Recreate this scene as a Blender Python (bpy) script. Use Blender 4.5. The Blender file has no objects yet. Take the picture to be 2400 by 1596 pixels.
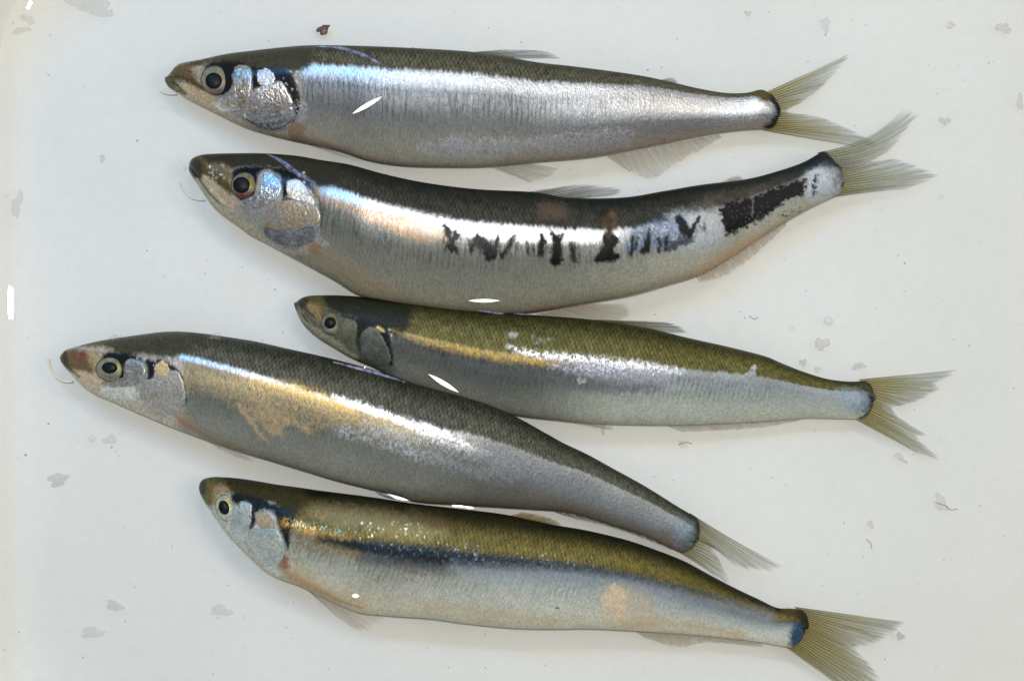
import bpy, math
import numpy as np
from mathutils import Vector
from mathutils.bvhtree import BVHTree
from mathutils.kdtree import KDTree

S = bpy.context.scene
COL = S.collection
H = 0.5                                     # camera height above the tray floor (metres)
PXM = 1e-4                                  # one photo pixel is 0.1 mm on the tray floor

# ------------------------------------------------------------------ camera, world, lamps
cam_d = bpy.data.cameras.new('camera'); cam = bpy.data.objects.new('camera', cam_d); COL.objects.link(cam)
cam.location = (0, 0, H); cam.rotation_euler = (0, 0, 0)
cam_d.sensor_width = 36; cam_d.lens = 36 * H / 0.24; cam_d.clip_start = 0.01; cam_d.clip_end = 50
S.camera = cam
W = bpy.data.worlds.new('World'); S.world = W; W.use_nodes = True
bg = W.node_tree.nodes['Background']; bg.inputs[0].default_value = (1.0, 0.98, 0.93, 1); bg.inputs[1].default_value = 0.14
S.view_settings.view_transform = 'Standard'; S.view_settings.look = 'None'
S.view_settings.exposure = 0.0; S.view_settings.gamma = 1

def lamp(name, loc, target, size, power, color):
    d = bpy.data.lights.new(name, 'AREA'); d.shape = 'RECTANGLE'; d.size, d.size_y = size; d.energy = power; d.color = color
    o = bpy.data.objects.new(name, d); COL.objects.link(o); o.location = loc
    o.rotation_euler = (Vector(target) - Vector(loc)).to_track_quat('-Z', 'Y').to_euler()
    return o
FLASH = Vector((-0.014, 0.018, H + 0.004))
lamp('flash_lamp', FLASH, (0.005, 0, 0), (0.013, 0.009), 1.04, (1.0, 0.985, 0.945))
lamp('ceiling_lamp', (0.10, 0.38, 0.72), (0.03, 0, 0), (0.26, 0.08), 0.72, (1, 0.97, 0.90))
lamp('window_lamp', (-0.27, 0.36, 0.60), (-0.10, 0, 0), (0.18, 0.18), 1.05, (0.10, 0.44, 1.0))
lamp('warm_lamp', (0.52, 0.06, 0.78), (0.08, -0.02, 0), (0.30, 0.30), 1.25, (1, 0.87, 0.70))

# ------------------------------------------------------------------ helpers
def world(px, z):
    """photo pixel coordinates (..,2) and a height -> point of the place"""
    px = np.asarray(px, float); z = np.asarray(z, float)
    k = PXM * (H - z) / H
    return np.stack([(px[..., 0] - 1200) * k, (798 - px[..., 1]) * k, np.broadcast_to(z, px.shape[:-1])], -1)

def lin(c):
    c = np.asarray(c, float) / 255
    return np.where(c <= 0.04045, c / 12.92, ((c + 0.055) / 1.055) ** 2.4)

def sstep(a, b, x):
    t = np.clip((x - a) / (b - a + 1e-12), 0, 1)
    return t * t * (3 - 2 * t)

def _hash(xi, yi, seed):
    n = (xi.astype(np.int64) * 374761393 + yi.astype(np.int64) * 668265263 + seed * 974634777) & 0xffffffff
    n = ((n ^ (n >> 13)) * 1274126177) & 0xffffffff
    n = ((n ^ (n >> 16)) * 2246822519) & 0xffffffff
    return ((n ^ (n >> 15)) & 0xffffff) / float(0xffffff)

def vnoise(x, y, seed=0):
    xi, yi = np.floor(x), np.floor(y); fx, fy = x - xi, y - yi
    fx = fx * fx * (3 - 2 * fx); fy = fy * fy * (3 - 2 * fy)
    a, b = _hash(xi, yi, seed), _hash(xi + 1, yi, seed); c, d = _hash(xi, yi + 1, seed), _hash(xi + 1, yi + 1, seed)
    return (a * (1 - fx) + b * fx) * (1 - fy) + (c * (1 - fx) + d * fx) * fy

def fbm(x, y, seed=0, n=3):
    r = 0; a = 0.5; t = 0
    for i in range(n):
        r = r + a * vnoise(x * 2 ** i, y * 2 ** i, seed + i * 17); t += a; a *= 0.5
    return r / t

def spline(P, n, closed=False):
    """Catmull-Rom through P, resampled at n equal steps of arc length"""
    P = np.asarray(P, float)
    Q = np.vstack([P[-1], P, P[0], P[1]]) if closed else np.vstack([2 * P[0] - P[1], P, 2 * P[-1] - P[-2]])
    out = []; t = np.linspace(0, 1, 24, endpoint=False)[:, None]
    for i in range(1, len(Q) - 2):
        p0, p1, p2, p3 = Q[i - 1:i + 3]
        d01, d12, d23 = [max(np.linalg.norm(b - a), 1e-9) ** 0.5 for a, b in ((p0, p1), (p1, p2), (p2, p3))]
        m1 = (p1 - p0) / d01 - (p2 - p0) / (d01 + d12) + (p2 - p1) / d12
        m2 = (p2 - p1) / d12 - (p3 - p1) / (d12 + d23) + (p3 - p2) / d23
        m1, m2 = m1 * d12, m2 * d12
        out.append((2 * t ** 3 - 3 * t ** 2 + 1) * p1 + (t ** 3 - 2 * t ** 2 + t) * m1 + (-2 * t ** 3 + 3 * t ** 2) * p2 + (t ** 3 - t ** 2) * m2)
    C = np.vstack(out + [P[:1] if closed else P[-1:]])
    L = np.r_[0, np.cumsum(np.linalg.norm(np.diff(C, axis=0), axis=1))]
    s = np.linspace(0, L[-1], n, endpoint=not closed)
    return np.stack([np.interp(s, L, C[:, k]) for k in range(C.shape[1])], -1)

def link(name, me, mat=None, parent=None):
    o = bpy.data.objects.new(name, me); COL.objects.link(o)
    if mat: me.materials.append(mat)
    if parent is not None: o.parent = parent
    return o

def mesh(name, V, F, mat=None, parent=None, attrs=None, smooth=True):
    me = bpy.data.meshes.new(name)
    V = np.asarray(V, np.float32).reshape(-1, 3)
    if isinstance(F, np.ndarray):
        k = F.shape[1]
        me.vertices.add(len(V)); me.vertices.foreach_set('co', V.ravel())
        me.loops.add(F.size); me.loops.foreach_set('vertex_index', F.ravel().astype(np.int32))
        me.polygons.add(len(F)); me.polygons.foreach_set('loop_start', np.arange(0, F.size, k, dtype=np.int32))
        me.update(calc_edges=True); me.validate()
    else:
        me.from_pydata([tuple(map(float, v)) for v in V], [], F); me.update()
    for n, a in (attrs or {}).items():
        at = me.attributes.new(n, 'FLOAT_COLOR', 'POINT'); at.data.foreach_set('color', np.asarray(a, np.float32).ravel())
    if smooth: me.polygons.foreach_set('use_smooth', np.ones(len(me.polygons), bool))
    return link(name, me, mat, parent)

def grid_faces(nu, nv, wrap=False):
    i, j = np.meshgrid(np.arange(nu - 1), np.arange(nv if wrap else nv - 1), indexing='ij')
    j2 = (j + 1) % nv
    return np.stack([i * nv + j, i * nv + j2, (i + 1) * nv + j2, (i + 1) * nv + j], -1).reshape(-1, 4)

def tag(o, label=None, cat=None, group=None, kind=None):
    for k, v in (('label', label), ('category', cat), ('group', group), ('kind', kind)):
        if v: o[k] = v
    return o

# ------------------------------------------------------------------ materials
def mat_new(name):
    m = bpy.data.materials.new(name); m.use_nodes = True
    return m, m.node_tree.nodes, m.node_tree.links, m.node_tree.nodes['Principled BSDF'], m.node_tree.nodes['Material Output']

def N(nodes, t, **kw):
    n = nodes.new(t)
    for k, v in kw.items():
        if k.startswith('i_'): n.inputs[k[2:].replace('_', ' ')].default_value = v
        else: setattr(n, k, v)
    return n

def mat_skin():
    m, nd, lk, P, out = mat_new('fish_skin')
    c = N(nd, 'ShaderNodeAttribute', attribute_name='Col'); a = N(nd, 'ShaderNodeAttribute', attribute_name='Aux')
    sep = N(nd, 'ShaderNodeSeparateColor'); lk.new(a.outputs['Color'], sep.inputs[0])
    tc0 = N(nd, 'ShaderNodeTexCoord'); tc = N(nd, 'ShaderNodeMapping'); tc.inputs['Scale'].default_value = (1.35, .6, 1.0); lk.new(tc0.outputs['Object'], tc.inputs['Vector'])
    fine = N(nd, 'ShaderNodeTexNoise', i_Scale=2600.0, i_Detail=2.0, i_Roughness=0.6); lk.new(tc.outputs['Vector'], fine.inputs['Vector'])
    mr = N(nd, 'ShaderNodeMapRange'); mr.inputs[1].default_value = .25; mr.inputs[2].default_value = .75; mr.inputs[3].default_value = .80; mr.inputs[4].default_value = 1.2
    lk.new(fine.outputs['Fac'], mr.inputs[0])
    mul = N(nd, 'ShaderNodeVectorMath', operation='SCALE'); lk.new(c.outputs['Color'], mul.inputs[0]); lk.new(mr.outputs[0], mul.inputs['Scale'])
    lk.new(mul.outputs[0], P.inputs['Base Color']); lk.new(c.outputs['Alpha'], P.inputs['Metallic'])
    lk.new(sep.outputs[0], P.inputs['Roughness']); lk.new(sep.outputs[1], P.inputs['Coat Weight'])
    P.inputs['Subsurface Weight'].default_value = .4; P.inputs['Subsurface Scale'].default_value = .0022; P.inputs['Subsurface Radius'].default_value = (1.0, .85, .6); P.inputs['Coat Roughness'].default_value = 0.09; P.inputs['Coat IOR'].default_value = 1.33; P.inputs['Specular IOR Level'].default_value = 0.18
    vo = N(nd, 'ShaderNodeTexVoronoi', i_Scale=1500.0); lk.new(tc.outputs['Vector'], vo.inputs['Vector'])
    sv = N(nd, 'ShaderNodeSeparateColor'); lk.new(vo.outputs['Color'], sv.inputs[0])
    ad = N(nd, 'ShaderNodeMath', operation='MULTIPLY_ADD'); ad.inputs[1].default_value = .55; lk.new(sv.outputs[0], ad.inputs[0]); lk.new(fine.outputs['Fac'], ad.inputs[2])
    st = N(nd, 'ShaderNodeMath', operation='MULTIPLY_ADD'); st.inputs[1].default_value = .55; st.inputs[2].default_value = .16; lk.new(c.outputs['Alpha'], st.inputs[0])
    bp = N(nd, 'ShaderNodeBump'); bp.inputs['Distance'].default_value = 0.00012; lk.new(st.outputs[0], bp.inputs['Strength']); lk.new(ad.outputs[0], bp.inputs['Height'])
    lk.new(bp.outputs[0], P.inputs['Normal']); lk.new(bp.outputs[0], P.inputs['Coat Normal'])
    return m

def mat_fin():
    m, nd, lk, P, out = mat_new('fin_membrane')
    c = N(nd, 'ShaderNodeAttribute', attribute_name='Col')
    lk.new(c.outputs['Color'], P.inputs['Base Color']); P.inputs['Roughness'].default_value = .45; P.inputs['Specular IOR Level'].default_value = .2
    tl = N(nd, 'ShaderNodeBsdfTranslucent'); lk.new(c.outputs['Color'], tl.inputs[0])
    m1 = N(nd, 'ShaderNodeMixShader'); m1.inputs[0].default_value = .4; lk.new(P.outputs[0], m1.inputs[1]); lk.new(tl.outputs[0], m1.inputs[2])
    tr = N(nd, 'ShaderNodeBsdfTransparent'); m2 = N(nd, 'ShaderNodeMixShader')
    lk.new(c.outputs['Alpha'], m2.inputs[0]); lk.new(tr.outputs[0], m2.inputs[1]); lk.new(m1.outputs[0], m2.inputs[2]); lk.new(m2.outputs[0], out.inputs['Surface'])
    return m

def mat_simple(name, col, rough=.5, metal=0, alpha=1, noise=0, nscale=2000, spec=.3, coat=0, bump=0):
    m, nd, lk, P, out = mat_new(name)
    P.inputs['Roughness'].default_value = rough; P.inputs['Metallic'].default_value = metal
    P.inputs['Specular IOR Level'].default_value = spec; P.inputs['Coat Weight'].default_value = coat; P.inputs['Coat Roughness'].default_value = .05
    tc = N(nd, 'ShaderNodeTexCoord'); no = N(nd, 'ShaderNodeTexNoise', i_Scale=float(nscale), i_Detail=3.0); lk.new(tc.outputs['Object'], no.inputs['Vector'])
    ra = N(nd, 'ShaderNodeMapRange'); ra.inputs[1].default_value = .3; ra.inputs[2].default_value = .7; ra.inputs[3].default_value = 1 - noise; ra.inputs[4].default_value = 1 + noise
    lk.new(no.outputs['Fac'], ra.inputs[0])
    rgb = N(nd, 'ShaderNodeRGB'); rgb.outputs[0].default_value = (*lin(col), 1)
    sc = N(nd, 'ShaderNodeVectorMath', operation='SCALE'); lk.new(rgb.outputs[0], sc.inputs[0]); lk.new(ra.outputs[0], sc.inputs['Scale']); lk.new(sc.outputs[0], P.inputs['Base Color'])
    if bump:
        b = N(nd, 'ShaderNodeBump'); b.inputs['Strength'].default_value = bump; b.inputs['Distance'].default_value = .0001
        lk.new(no.outputs['Fac'], b.inputs['Height']); lk.new(b.outputs[0], P.inputs['Normal'])
    if alpha < 1:
        tr = N(nd, 'ShaderNodeBsdfTransparent'); mx = N(nd, 'ShaderNodeMixShader')
        am = N(nd, 'ShaderNodeMath', operation='MULTIPLY'); am.inputs[1].default_value = alpha; lk.new(ra.outputs[0], am.inputs[0])
        lk.new(am.outputs[0], mx.inputs[0]); lk.new(tr.outputs[0], mx.inputs[1]); lk.new(P.outputs[0], mx.inputs[2]); lk.new(mx.outputs[0], out.inputs['Surface'])
    return m

def mat_water(name='clear_water', ior=1.33, rough=0.0):
    m, nd, lk, P, out = mat_new(name); nd.remove(P)
    tr = N(nd, 'ShaderNodeBsdfTransparent'); tr.inputs[0].default_value = (.985, .995, .99, 1)
    gl = N(nd, 'ShaderNodeBsdfGlossy'); gl.inputs['Roughness'].default_value = rough
    fr = N(nd, 'ShaderNodeFresnel', i_IOR=ior); mx = N(nd, 'ShaderNodeMixShader')
    lk.new(fr.outputs[0], mx.inputs[0]); lk.new(tr.outputs[0], mx.inputs[1]); lk.new(gl.outputs[0], mx.inputs[2]); lk.new(mx.outputs[0], out.inputs['Surface'])
    return m

def mat_tray():
    m, nd, lk, P, out = mat_new('white_enamel')
    tc = N(nd, 'ShaderNodeTexCoord')
    a = N(nd, 'ShaderNodeTexNoise', i_Scale=22.0, i_Detail=5.0, i_Roughness=.62); b = N(nd, 'ShaderNodeTexNoise', i_Scale=420.0, i_Detail=3.0)
    lk.new(tc.outputs['Object'], a.inputs['Vector']); lk.new(tc.outputs['Object'], b.inputs['Vector'])
    r = N(nd, 'ShaderNodeValToRGB'); e = r.color_ramp.elements
    e[0].position = .30; e[0].color = (.80, .793, .757, 1); e[1].position = .62; e[1].color = (.835, .828, .792, 1); lk.new(a.outputs['Fac'], r.inputs[0])
    mr = N(nd, 'ShaderNodeMapRange'); mr.inputs[1].default_value = .3; mr.inputs[2].default_value = .7; mr.inputs[3].default_value = .985; mr.inputs[4].default_value = 1.015; lk.new(b.outputs['Fac'], mr.inputs[0])
    sc = N(nd, 'ShaderNodeVectorMath', operation='SCALE'); lk.new(r.outputs[0], sc.inputs[0]); lk.new(mr.outputs[0], sc.inputs['Scale']); lk.new(sc.outputs[0], P.inputs['Base Color'])
    P.inputs['Roughness'].default_value = .5; P.inputs['Specular IOR Level'].default_value = .12
    return m

SKIN, FIN, WATER, TRAY = mat_skin(), mat_fin(), mat_water(), mat_tray()
RAYM = mat_simple('fin_ray', (112, 104, 66), .5, noise=.25, alpha=.55)
RAYP = mat_simple('pale_fin_ray', (200, 192, 172), .5, noise=.2, alpha=.16)
PUPIL = mat_simple('pupil_black', (20, 26, 28), .4, coat=0, noise=.5, nscale=900, spec=.15)
FILAM = mat_simple('pale_thread', (238, 228, 200), .4)

# ------------------------------------------------------------------ tray and water
XL, XR, YT, YB, RC = -0.1251, 0.150, 0.0985, -0.108, 0.035
def outline(inset, n=14, m=26):
    r = max(RC - inset, 0.004); x0, x1, y0, y1 = XL + inset, XR - inset, YB + inset, YT - inset
    P = []
    for (cx, cy, a0) in ((x1 - r, y1 - r, 0), (x0 + r, y1 - r, 90), (x0 + r, y0 + r, 180), (x1 - r, y0 + r, 270)):
        P += [(cx + r * math.cos(math.radians(a0 + 90 * k / n)), cy + r * math.sin(math.radians(a0 + 90 * k / n))) for k in range(n + 1)]
    return np.array(P)
FR_ = 0.014
prof = [(0.021, 0.0), (0.0142, 0.0)] + [(FR_ - FR_ * math.sin(a), FR_ - FR_ * math.cos(a)) for a in np.linspace(0.05, math.pi / 2 * .96, 18)]
prof += [(-0.0005, 0.022), (-0.002, 0.034), (-0.0035, 0.0355), (-0.011, 0.0355), (-0.0125, 0.034), (-0.0125, 0.031), (-0.0040, 0.030), (-0.0015, 0.006), (0.006, -0.0018), (0.021, -0.0022)]
rings = [np.c_[outline(i), np.full(60, z)] for i, z in prof]
V = np.concatenate(rings); F = [tuple(f) for f in grid_faces(len(prof), 60, True)] + [tuple(range(60))[::-1], tuple(range((len(prof) - 1) * 60, len(prof) * 60))]
F = [f[::-1] for f in F]
tray = mesh('tray', V, F, TRAY)
tag(tray, 'shallow white enamel tray with rounded corner holding the five fish', 'tray')

# ------------------------------------------------------------------ painting on a body grid
class Paint:
    def __init__(s, px, shape):
        s.px = px; n = len(px); s.col = np.zeros((n, 3)); s.met = np.zeros(n); s.rough = np.full(n, .5); s.wet = np.full(n, .0); s.shape = shape
    def mix(s, m, col=None, met=None, rough=None, wet=None, idx=None):
        idx = slice(None) if idx is None else idx
        if col is not None: s.col[idx] += (np.asarray(col) - s.col[idx]) * m[:, None]
        if met is not None: s.met[idx] += (met - s.met[idx]) * m
        if rough is not None: s.rough[idx] += (rough - s.rough[idx]) * m
        if wet is not None: s.wet[idx] += (wet - s.wet[idx]) * m
    def _sel(s, pts, pad):
        p = np.asarray(pts, float); lo, hi = p.min(0) - pad, p.max(0) + pad
        return np.where(((s.px > lo) & (s.px < hi)).all(1))[0]
    def _warp(s, i, amp, sc, seed):
        q = s.px[i]
        if amp:
            q = q + amp * (np.c_[fbm(q[:, 0] / sc, q[:, 1] / sc, seed), fbm(q[:, 0] / sc, q[:, 1] / sc, seed + 5)] - .5) * 2
        return q
    def poly(s, pts, col, met=None, rough=None, soft=4, warp=3, wsc=8, op=1, wet=None, smooth=True, speck=0, seed=3):
        pts = spline(pts, 48, True) if smooth else np.asarray(pts, float)
        i = s._sel(pts, soft + warp + 4)
        if not len(i): return
        q = s._warp(i, warp, wsc, seed); d = np.full(len(q), 1e9); ins = np.zeros(len(q), bool)
        for a, b in zip(pts, np.roll(pts, -1, 0)):
            ab = b - a; t = np.clip(((q - a) @ ab) / (ab @ ab + 1e-9), 0, 1); d = np.minimum(d, np.hypot(*(q - a - t[:, None] * ab).T))
            c = ((a[1] > q[:, 1]) != (b[1] > q[:, 1])) & (q[:, 0] < (b[0] - a[0]) * (q[:, 1] - a[1]) / (b[1] - a[1] + 1e-12) + a[0]); ins ^= c
        soft = soft * 1.25; m = sstep(-soft, soft, np.where(ins, d, -d) + (fbm(q[:, 0] / 3.5, q[:, 1] / 3.5, seed + 30) - .5) * soft * 1.2) * op
        if speck: m = m * sstep(speck - .12, speck + .12, fbm(q[:, 0] / 3.2, q[:, 1] / 3.2, seed + 9))
        s.mix(m, lin(col) * (.72 + .56 * fbm(q[:, 0] / 4.5, q[:, 1] / 4.5, seed + 41, 4))[:, None], met, rough, wet, i)
    def line(s, pts, w, col, met=None, rough=None, soft=3, warp=3, wsc=8, op=1, wet=None, speck=0, seed=4):
        P0 = np.asarray(pts, float); w = np.broadcast_to(np.asarray(w, float), len(P0))
        C = spline(np.c_[P0, w], max(8, 3 * len(P0)))
        i = s._sel(C[:, :2], w.max() + soft + warp + 4)
        if not len(i): return
        q = s._warp(i, warp, wsc, seed); d = np.full(len(q), 1e9)
        for a, b in zip(C[:-1], C[1:]):
            ab = b[:2] - a[:2]; t = np.clip(((q - a[:2]) @ ab) / (ab @ ab + 1e-9), 0, 1)
            d = np.minimum(d, np.hypot(*(q - a[:2] - t[:, None] * ab).T) - (a[2] + t * (b[2] - a[2])))
        soft = soft * 1.25; m = sstep(soft, -soft, d + (fbm(q[:, 0] / 3.5, q[:, 1] / 3.5, seed + 30) - .5) * soft * 1.2) * op
        if speck: m = m * sstep(speck - .12, speck + .12, fbm(q[:, 0] / 3.2, q[:, 1] / 3.2, seed + 9))
        s.mix(m, lin(col) * (.72 + .56 * fbm(q[:, 0] / 4.5, q[:, 1] / 4.5, seed + 41, 4))[:, None], met, rough, wet, i)
    def dots(s, pts, n, r, col, seed, met=None, rough=None, wet=None):
        rng = np.random.default_rng(seed); P0 = np.asarray(pts, float); lo, hi = P0.min(0), P0.max(0); k = 0
        while k < n:
            c = rng.uniform(lo, hi); k += 1
            rr = r * rng.uniform(.3, 1.0); i = s._sel([c, c], rr * 2 + 2); e = rng.uniform(.6, 1.5); d = s.px[i] - c; d = np.hypot(d[:, 0] * e, d[:, 1] / e) + (fbm(s.px[i, 0] / 2, s.px[i, 1] / 2, k) - .5) * 2
            s.mix(sstep(rr + 1, rr - 1, d) * rng.uniform(.4, 1), lin(col), met, rough, wet, i)
    def attrs(s):
        c = np.clip(s.col, 0, 1)
        return {'Col': np.c_[c, np.clip(s.met, 0, 1)], 'Aux': np.c_[s.rough, s.wet, np.zeros(len(c)), np.ones(len(c))]}

ALLBODY = []
class Fish:
    def __init__(f, top, bot, spec, nu=860, nvu=112, nvl=20):
        f.spec = spec; seed = spec['seed']; f.seed = seed
        T, B = spline(top, nu), spline(bot, nu)
        capn = 10; k = np.sin(np.linspace(0, math.pi / 2, capn + 1))[1:]
        c, hv = (T[-1] + B[-1]) / 2, (T[-1] - B[-1]) / 2
        d = (T[-1] + B[-1] - T[-12] - B[-12]) / 2; d = d / np.linalg.norm(d)
        sc = np.sqrt(np.maximum(1 - k ** 2, 0)) * .94 + .06
        bl = spec.get('bulge', 20)
        T = np.vstack([T, c + d * bl * k[:, None] + hv * sc[:, None]]); B = np.vstack([B, c + d * bl * k[:, None] - hv * sc[:, None]])
        n = len(T); f.n = n; f.T, f.B = T, B
        s = np.clip(np.arange(n) / (nu - 1), 0, 1.03); f.s = s
        hh = np.linalg.norm(T - B, axis=1) / 2 * PXM                       # half height in metres
        ratio = np.interp(s, [0, .05, .2, .5, .8, .95, 1.03], [.95, .84, .74, .64, .58, .46, .38]) * spec.get('fat', 1)
        t = np.maximum(hh * ratio, 1e-5); f.t = t
        tm = t.max(); zc = t + .0004 + (tm - t) * .55 + spec.get('lift', 0); f.zc = zc
        th = np.r_[np.linspace(0, math.pi, nvu), np.linspace(math.pi, 2 * math.pi, nvl + 2)[1:-1]]; nv = len(th); f.nv = nv; f.nvu = nvu
        fr = (1 - np.cos(th)) / 2
        kk = np.interp(s, [0, .12, .3, .85, 1], [.95, .85, .70, .78, 1.0])[:, None]
        fp = np.clip(fr, 0, 1)[None] ** kk
        g = np.sqrt(np.clip(4 * fp * (1 - fp), 0, 1)) * np.where(th <= math.pi, 1, -1)[None]
        px = T[:, None] * (1 - fr)[None, :, None] + B[:, None] * fr[None, :, None]
        rag = np.zeros(n); rag[nu:] = k; px = px + d * (rag[:, None] * 16 * (fbm(fr * 9, fr * 0 + seed, seed + 70, 2) - .45)[None])[..., None]
        z = zc[:, None] + t[:, None] * g
        # fish-space coordinates for the scales
        L = np.r_[0, np.cumsum(np.linalg.norm(np.diff((T + B) / 2, axis=0), axis=1))]; hp = hh / PXM
        ds = np.diff(L, prepend=0) / (10.5 * np.clip(hp / hp.max(), .15, 1) ** .6)
        Uc = np.cumsum(ds)[:, None] * np.ones(nv); Ul = L[:, None] * np.ones(nv); FR = np.ones(n)[:, None] * fr; SS = s[:, None] * np.ones(nv)
        px0 = world(px, zc[:, None])                                        # ground plan positions at the fish's own mid height
        P3 = px0.copy(); P3[..., 2] = z
        f.P3 = P3
        pp = np.stack([1200 + P3[..., 0] / (PXM * (H - z) / H), 798 - P3[..., 1] / (PXM * (H - z) / H)], -1)   # how each point reads in the photo
        f.bvh = None
        p = Paint(pp.reshape(-1, 2), (n, nv)); f.paint = p
        hrel = f.colour(p, Uc.ravel(), Ul.ravel(), FR.ravel(), SS.ravel())
        P3[..., 2] += hrel.reshape(n, nv) * np.where(th < math.pi, 1, 0)[None]
        f.root = bpy.data.objects.new('fish', None); COL.objects.link(f.root)
        base = world(np.array([(T[n // 2] + B[n // 2]) / 2]), 0)[0]; f.root.location = tuple(base); f.base = base
        tag(f.root, spec['label'], 'fish', 'fish lying in the white tray')
        f.obj = mesh('body', P3.reshape(-1, 3) - base, grid_faces(n, nv, True), SKIN, f.root, p.attrs())
        cs = P3[::4, ::3]; a, b = cs.shape[:2]; f.bvh = BVHTree.FromPolygons([tuple(v) for v in cs.reshape(-1, 3)], [tuple(q) for q in grid_faces(a, b, True)])
        ALLBODY.append(P3[::6, ::2].reshape(-1, 3))

    def on(f, px, up=0.0):
        """points on the skin seen at photo pixels"""
        px = np.atleast_2d(px); out = []
        far = world(px, 0.0); org = Vector((0, 0, H)); last = None
        for q in far:
            d = (Vector(q) - org).normalized(); h = f.bvh.ray_cast(org, d)
            if h[0] is None:
                h = f.bvh.find_nearest(Vector(q) + Vector((0, 0, .006)))
                w = h[0]; zz = w.z; v = world(np.array([[1200 + q[0] / PXM, 798 - q[1] / PXM]]), zz)[0]
                out.append(v + np.array([0, 0, up * .3]))
            else:
                out.append(np.array(h[0] + h[1] * up if h[1].z > 0 else h[0]))
        return np.array(out)

    def colour(f, p, Uc, Ul, FR, SS):
        sp = f.spec; sd = f.seed
        fb = np.interp(SS, *zip(*sp['fb']))
        jag = (fbm(Ul / 5, FR * 9, sd + 1) - .5) * .05 + (fbm(Ul / 40, FR * 2, sd + 2) - .5) * .02
        m_d = sstep(.022, -.022, FR - fb - jag)
        gg = np.clip((FR - fb) / (1 - fb), 0, 1)
        def stops(st):
            x = [q[0] for q in st]; C = np.array([lin(q[1]) for q in st])
            return np.stack([np.interp(gg, x, C[:, k]) for k in range(3)], -1), np.interp(gg, x, [q[2] for q in st]), np.interp(gg, x, [q[3] for q in st])
        c1, m1, r1 = stops(sp['flank']); c2, m2, r2 = stops(sp.get('flank2', sp['flank']))
        w = sstep(*sp.get('blend', (.4, .8)), SS); col = c1 * (1 - w[:, None]) + c2 * w[:, None]; met = m1 * (1 - w) + m2 * w; rgh = r1 * (1 - w) + r2 * w
        # scale lattice
        rows = FR * 27; ir = np.floor(rows); lu = np.mod(Uc + .5 * np.mod(ir, 2), 1) - .5; lv = rows - ir - .5
        arc = lu - .36 + 1.1 * lv ** 2
        lj = fbm(Ul / 5, FR * 50, sd + 51); edge = np.exp(-((arc + .6 * (lj - .5)) / .15) ** 2) * (.5 + .8 * vnoise(Ul / 7, FR * 40, sd + 52)); edge = np.clip(edge, 0, 1); cell = _hash(np.floor(Uc + .5 * np.mod(ir, 2)), ir, sd)
        body = sstep(.13, .24, SS + (fbm(Ul / 12, FR * 14, sd + 50) - .5) * .06)                                        # scales start behind the head
        # flank: upright scale-row streaks, mottling
        ph = np.mod(Uc * .8 + 6 * (FR - .5) ** 2 + 1.1 * (fbm(Ul / 22, FR * 5, sd + 4) - .5), 1)
        stripe = np.exp(-((ph - .5) / .16) ** 2) * (.3 + .9 * vnoise(Ul / 9, FR * 16, sd + 14)) + .8 * sstep(.56, .72, fbm(Ul / 2.6, FR * 11, sd + 15))
        stripe = np.clip(stripe, 0, 1)
        smask = sstep(.05, .22, gg) * sstep(.66, .40, gg) * body * (.35 + .65 * sstep(.3, .6, fbm(Ul / 50, FR * 6, sd + 8))) * sp.get('stripe', .5) * np.interp(SS, [.2, .75, 1], [1, .6, 0])
        col = col * (1 - .80 * smask * stripe)[:, None]
        chev = np.cos(2 * math.pi * (Uc * .62 + 3.2 * np.abs(FR - .62) + .5 * fbm(Ul / 25, FR * 5, sd + 18))) ** 8
        col = col * (1 - .16 * chev * sstep(.3, .5, gg) * body * sstep(.35, .6, fbm(Ul / 45, FR * 4, sd + 19)))[:, None]
        hd = 1 - sstep(.19, .25, SS); col = col * (1 + hd * (fbm(Ul / 3.2, FR * 40, sd + 20) - .5) * .7)[:, None]
        col = col * (1 - .10 * edge * body * sstep(.75, .2, gg))[:, None]
        fl = fbm(Ul / 4, FR * 60, sd + 3); col = col * (.76 + .48 * fl)[:, None] * (.9 + .2 * fbm(Ul / 70, FR * 5, sd + 16))[:, None]; rgh = rgh + (fl - .5) * .12
        thin = fbm(Ul / 3, FR * 22, sd + 31); met = np.clip(met * (.80 + .4 * fl), 0, 1)
        rgh = rgh + (cell - .5) * .08
        p.col[:] = col; p.met[:] = met; p.rough[:] = rgh
        # back
        D = lin(sp['back']); D2 = lin(sp['back_edge'])
        dd = np.clip(FR / np.maximum(fb, .05), 0, 1)
        dc = D2 + (D - D2) * sstep(.05, .65, dd)[:, None]
        mott = fbm(Ul / 9, FR * 26, sd + 6)
        dc = dc * ((1 - np.minimum(1.35 * sp.get('net', .62), .92) * edge * body - .3 * (1 - body)) * (.62 + .9 * mott) * (.82 + .4 * cell * body))[:, None]
        p.mix(m_d, None, .10, .5); p.col += (dc - p.col) * m_d[:, None]; mh = 1 + hd * (fbm(Ul / 3, FR * 42, sd + 21) - .5) * .8
        # stripe of shine where silver starts
        for kind, *a in sp['marks']:
            kw = a.pop() if isinstance(a[-1], dict) else {}
            getattr(p, kind)(*a, **kw)
        p.col *= mh[:, None]; p.met = np.clip(p.met, 0, 1)
        tail = sstep(.985, 1.015, SS + (fbm(Ul / 6, FR * 10, sd + 12) - .5) * .02)
        p.mix(tail * (.25 + .75 * fbm(Ul / 7, FR * 9, sd + 88)), lin(sp.get('tailbase', (34, 36, 34))), .05, .5)
        relief = (-.00006 * edge * body * m_d - .000025 * stripe * smask + .00006 * (fl - .5))
        relief = relief + f.spec.get('relief', lambda *q: 0)(p.px[:, 0], p.px[:, 1])
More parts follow.
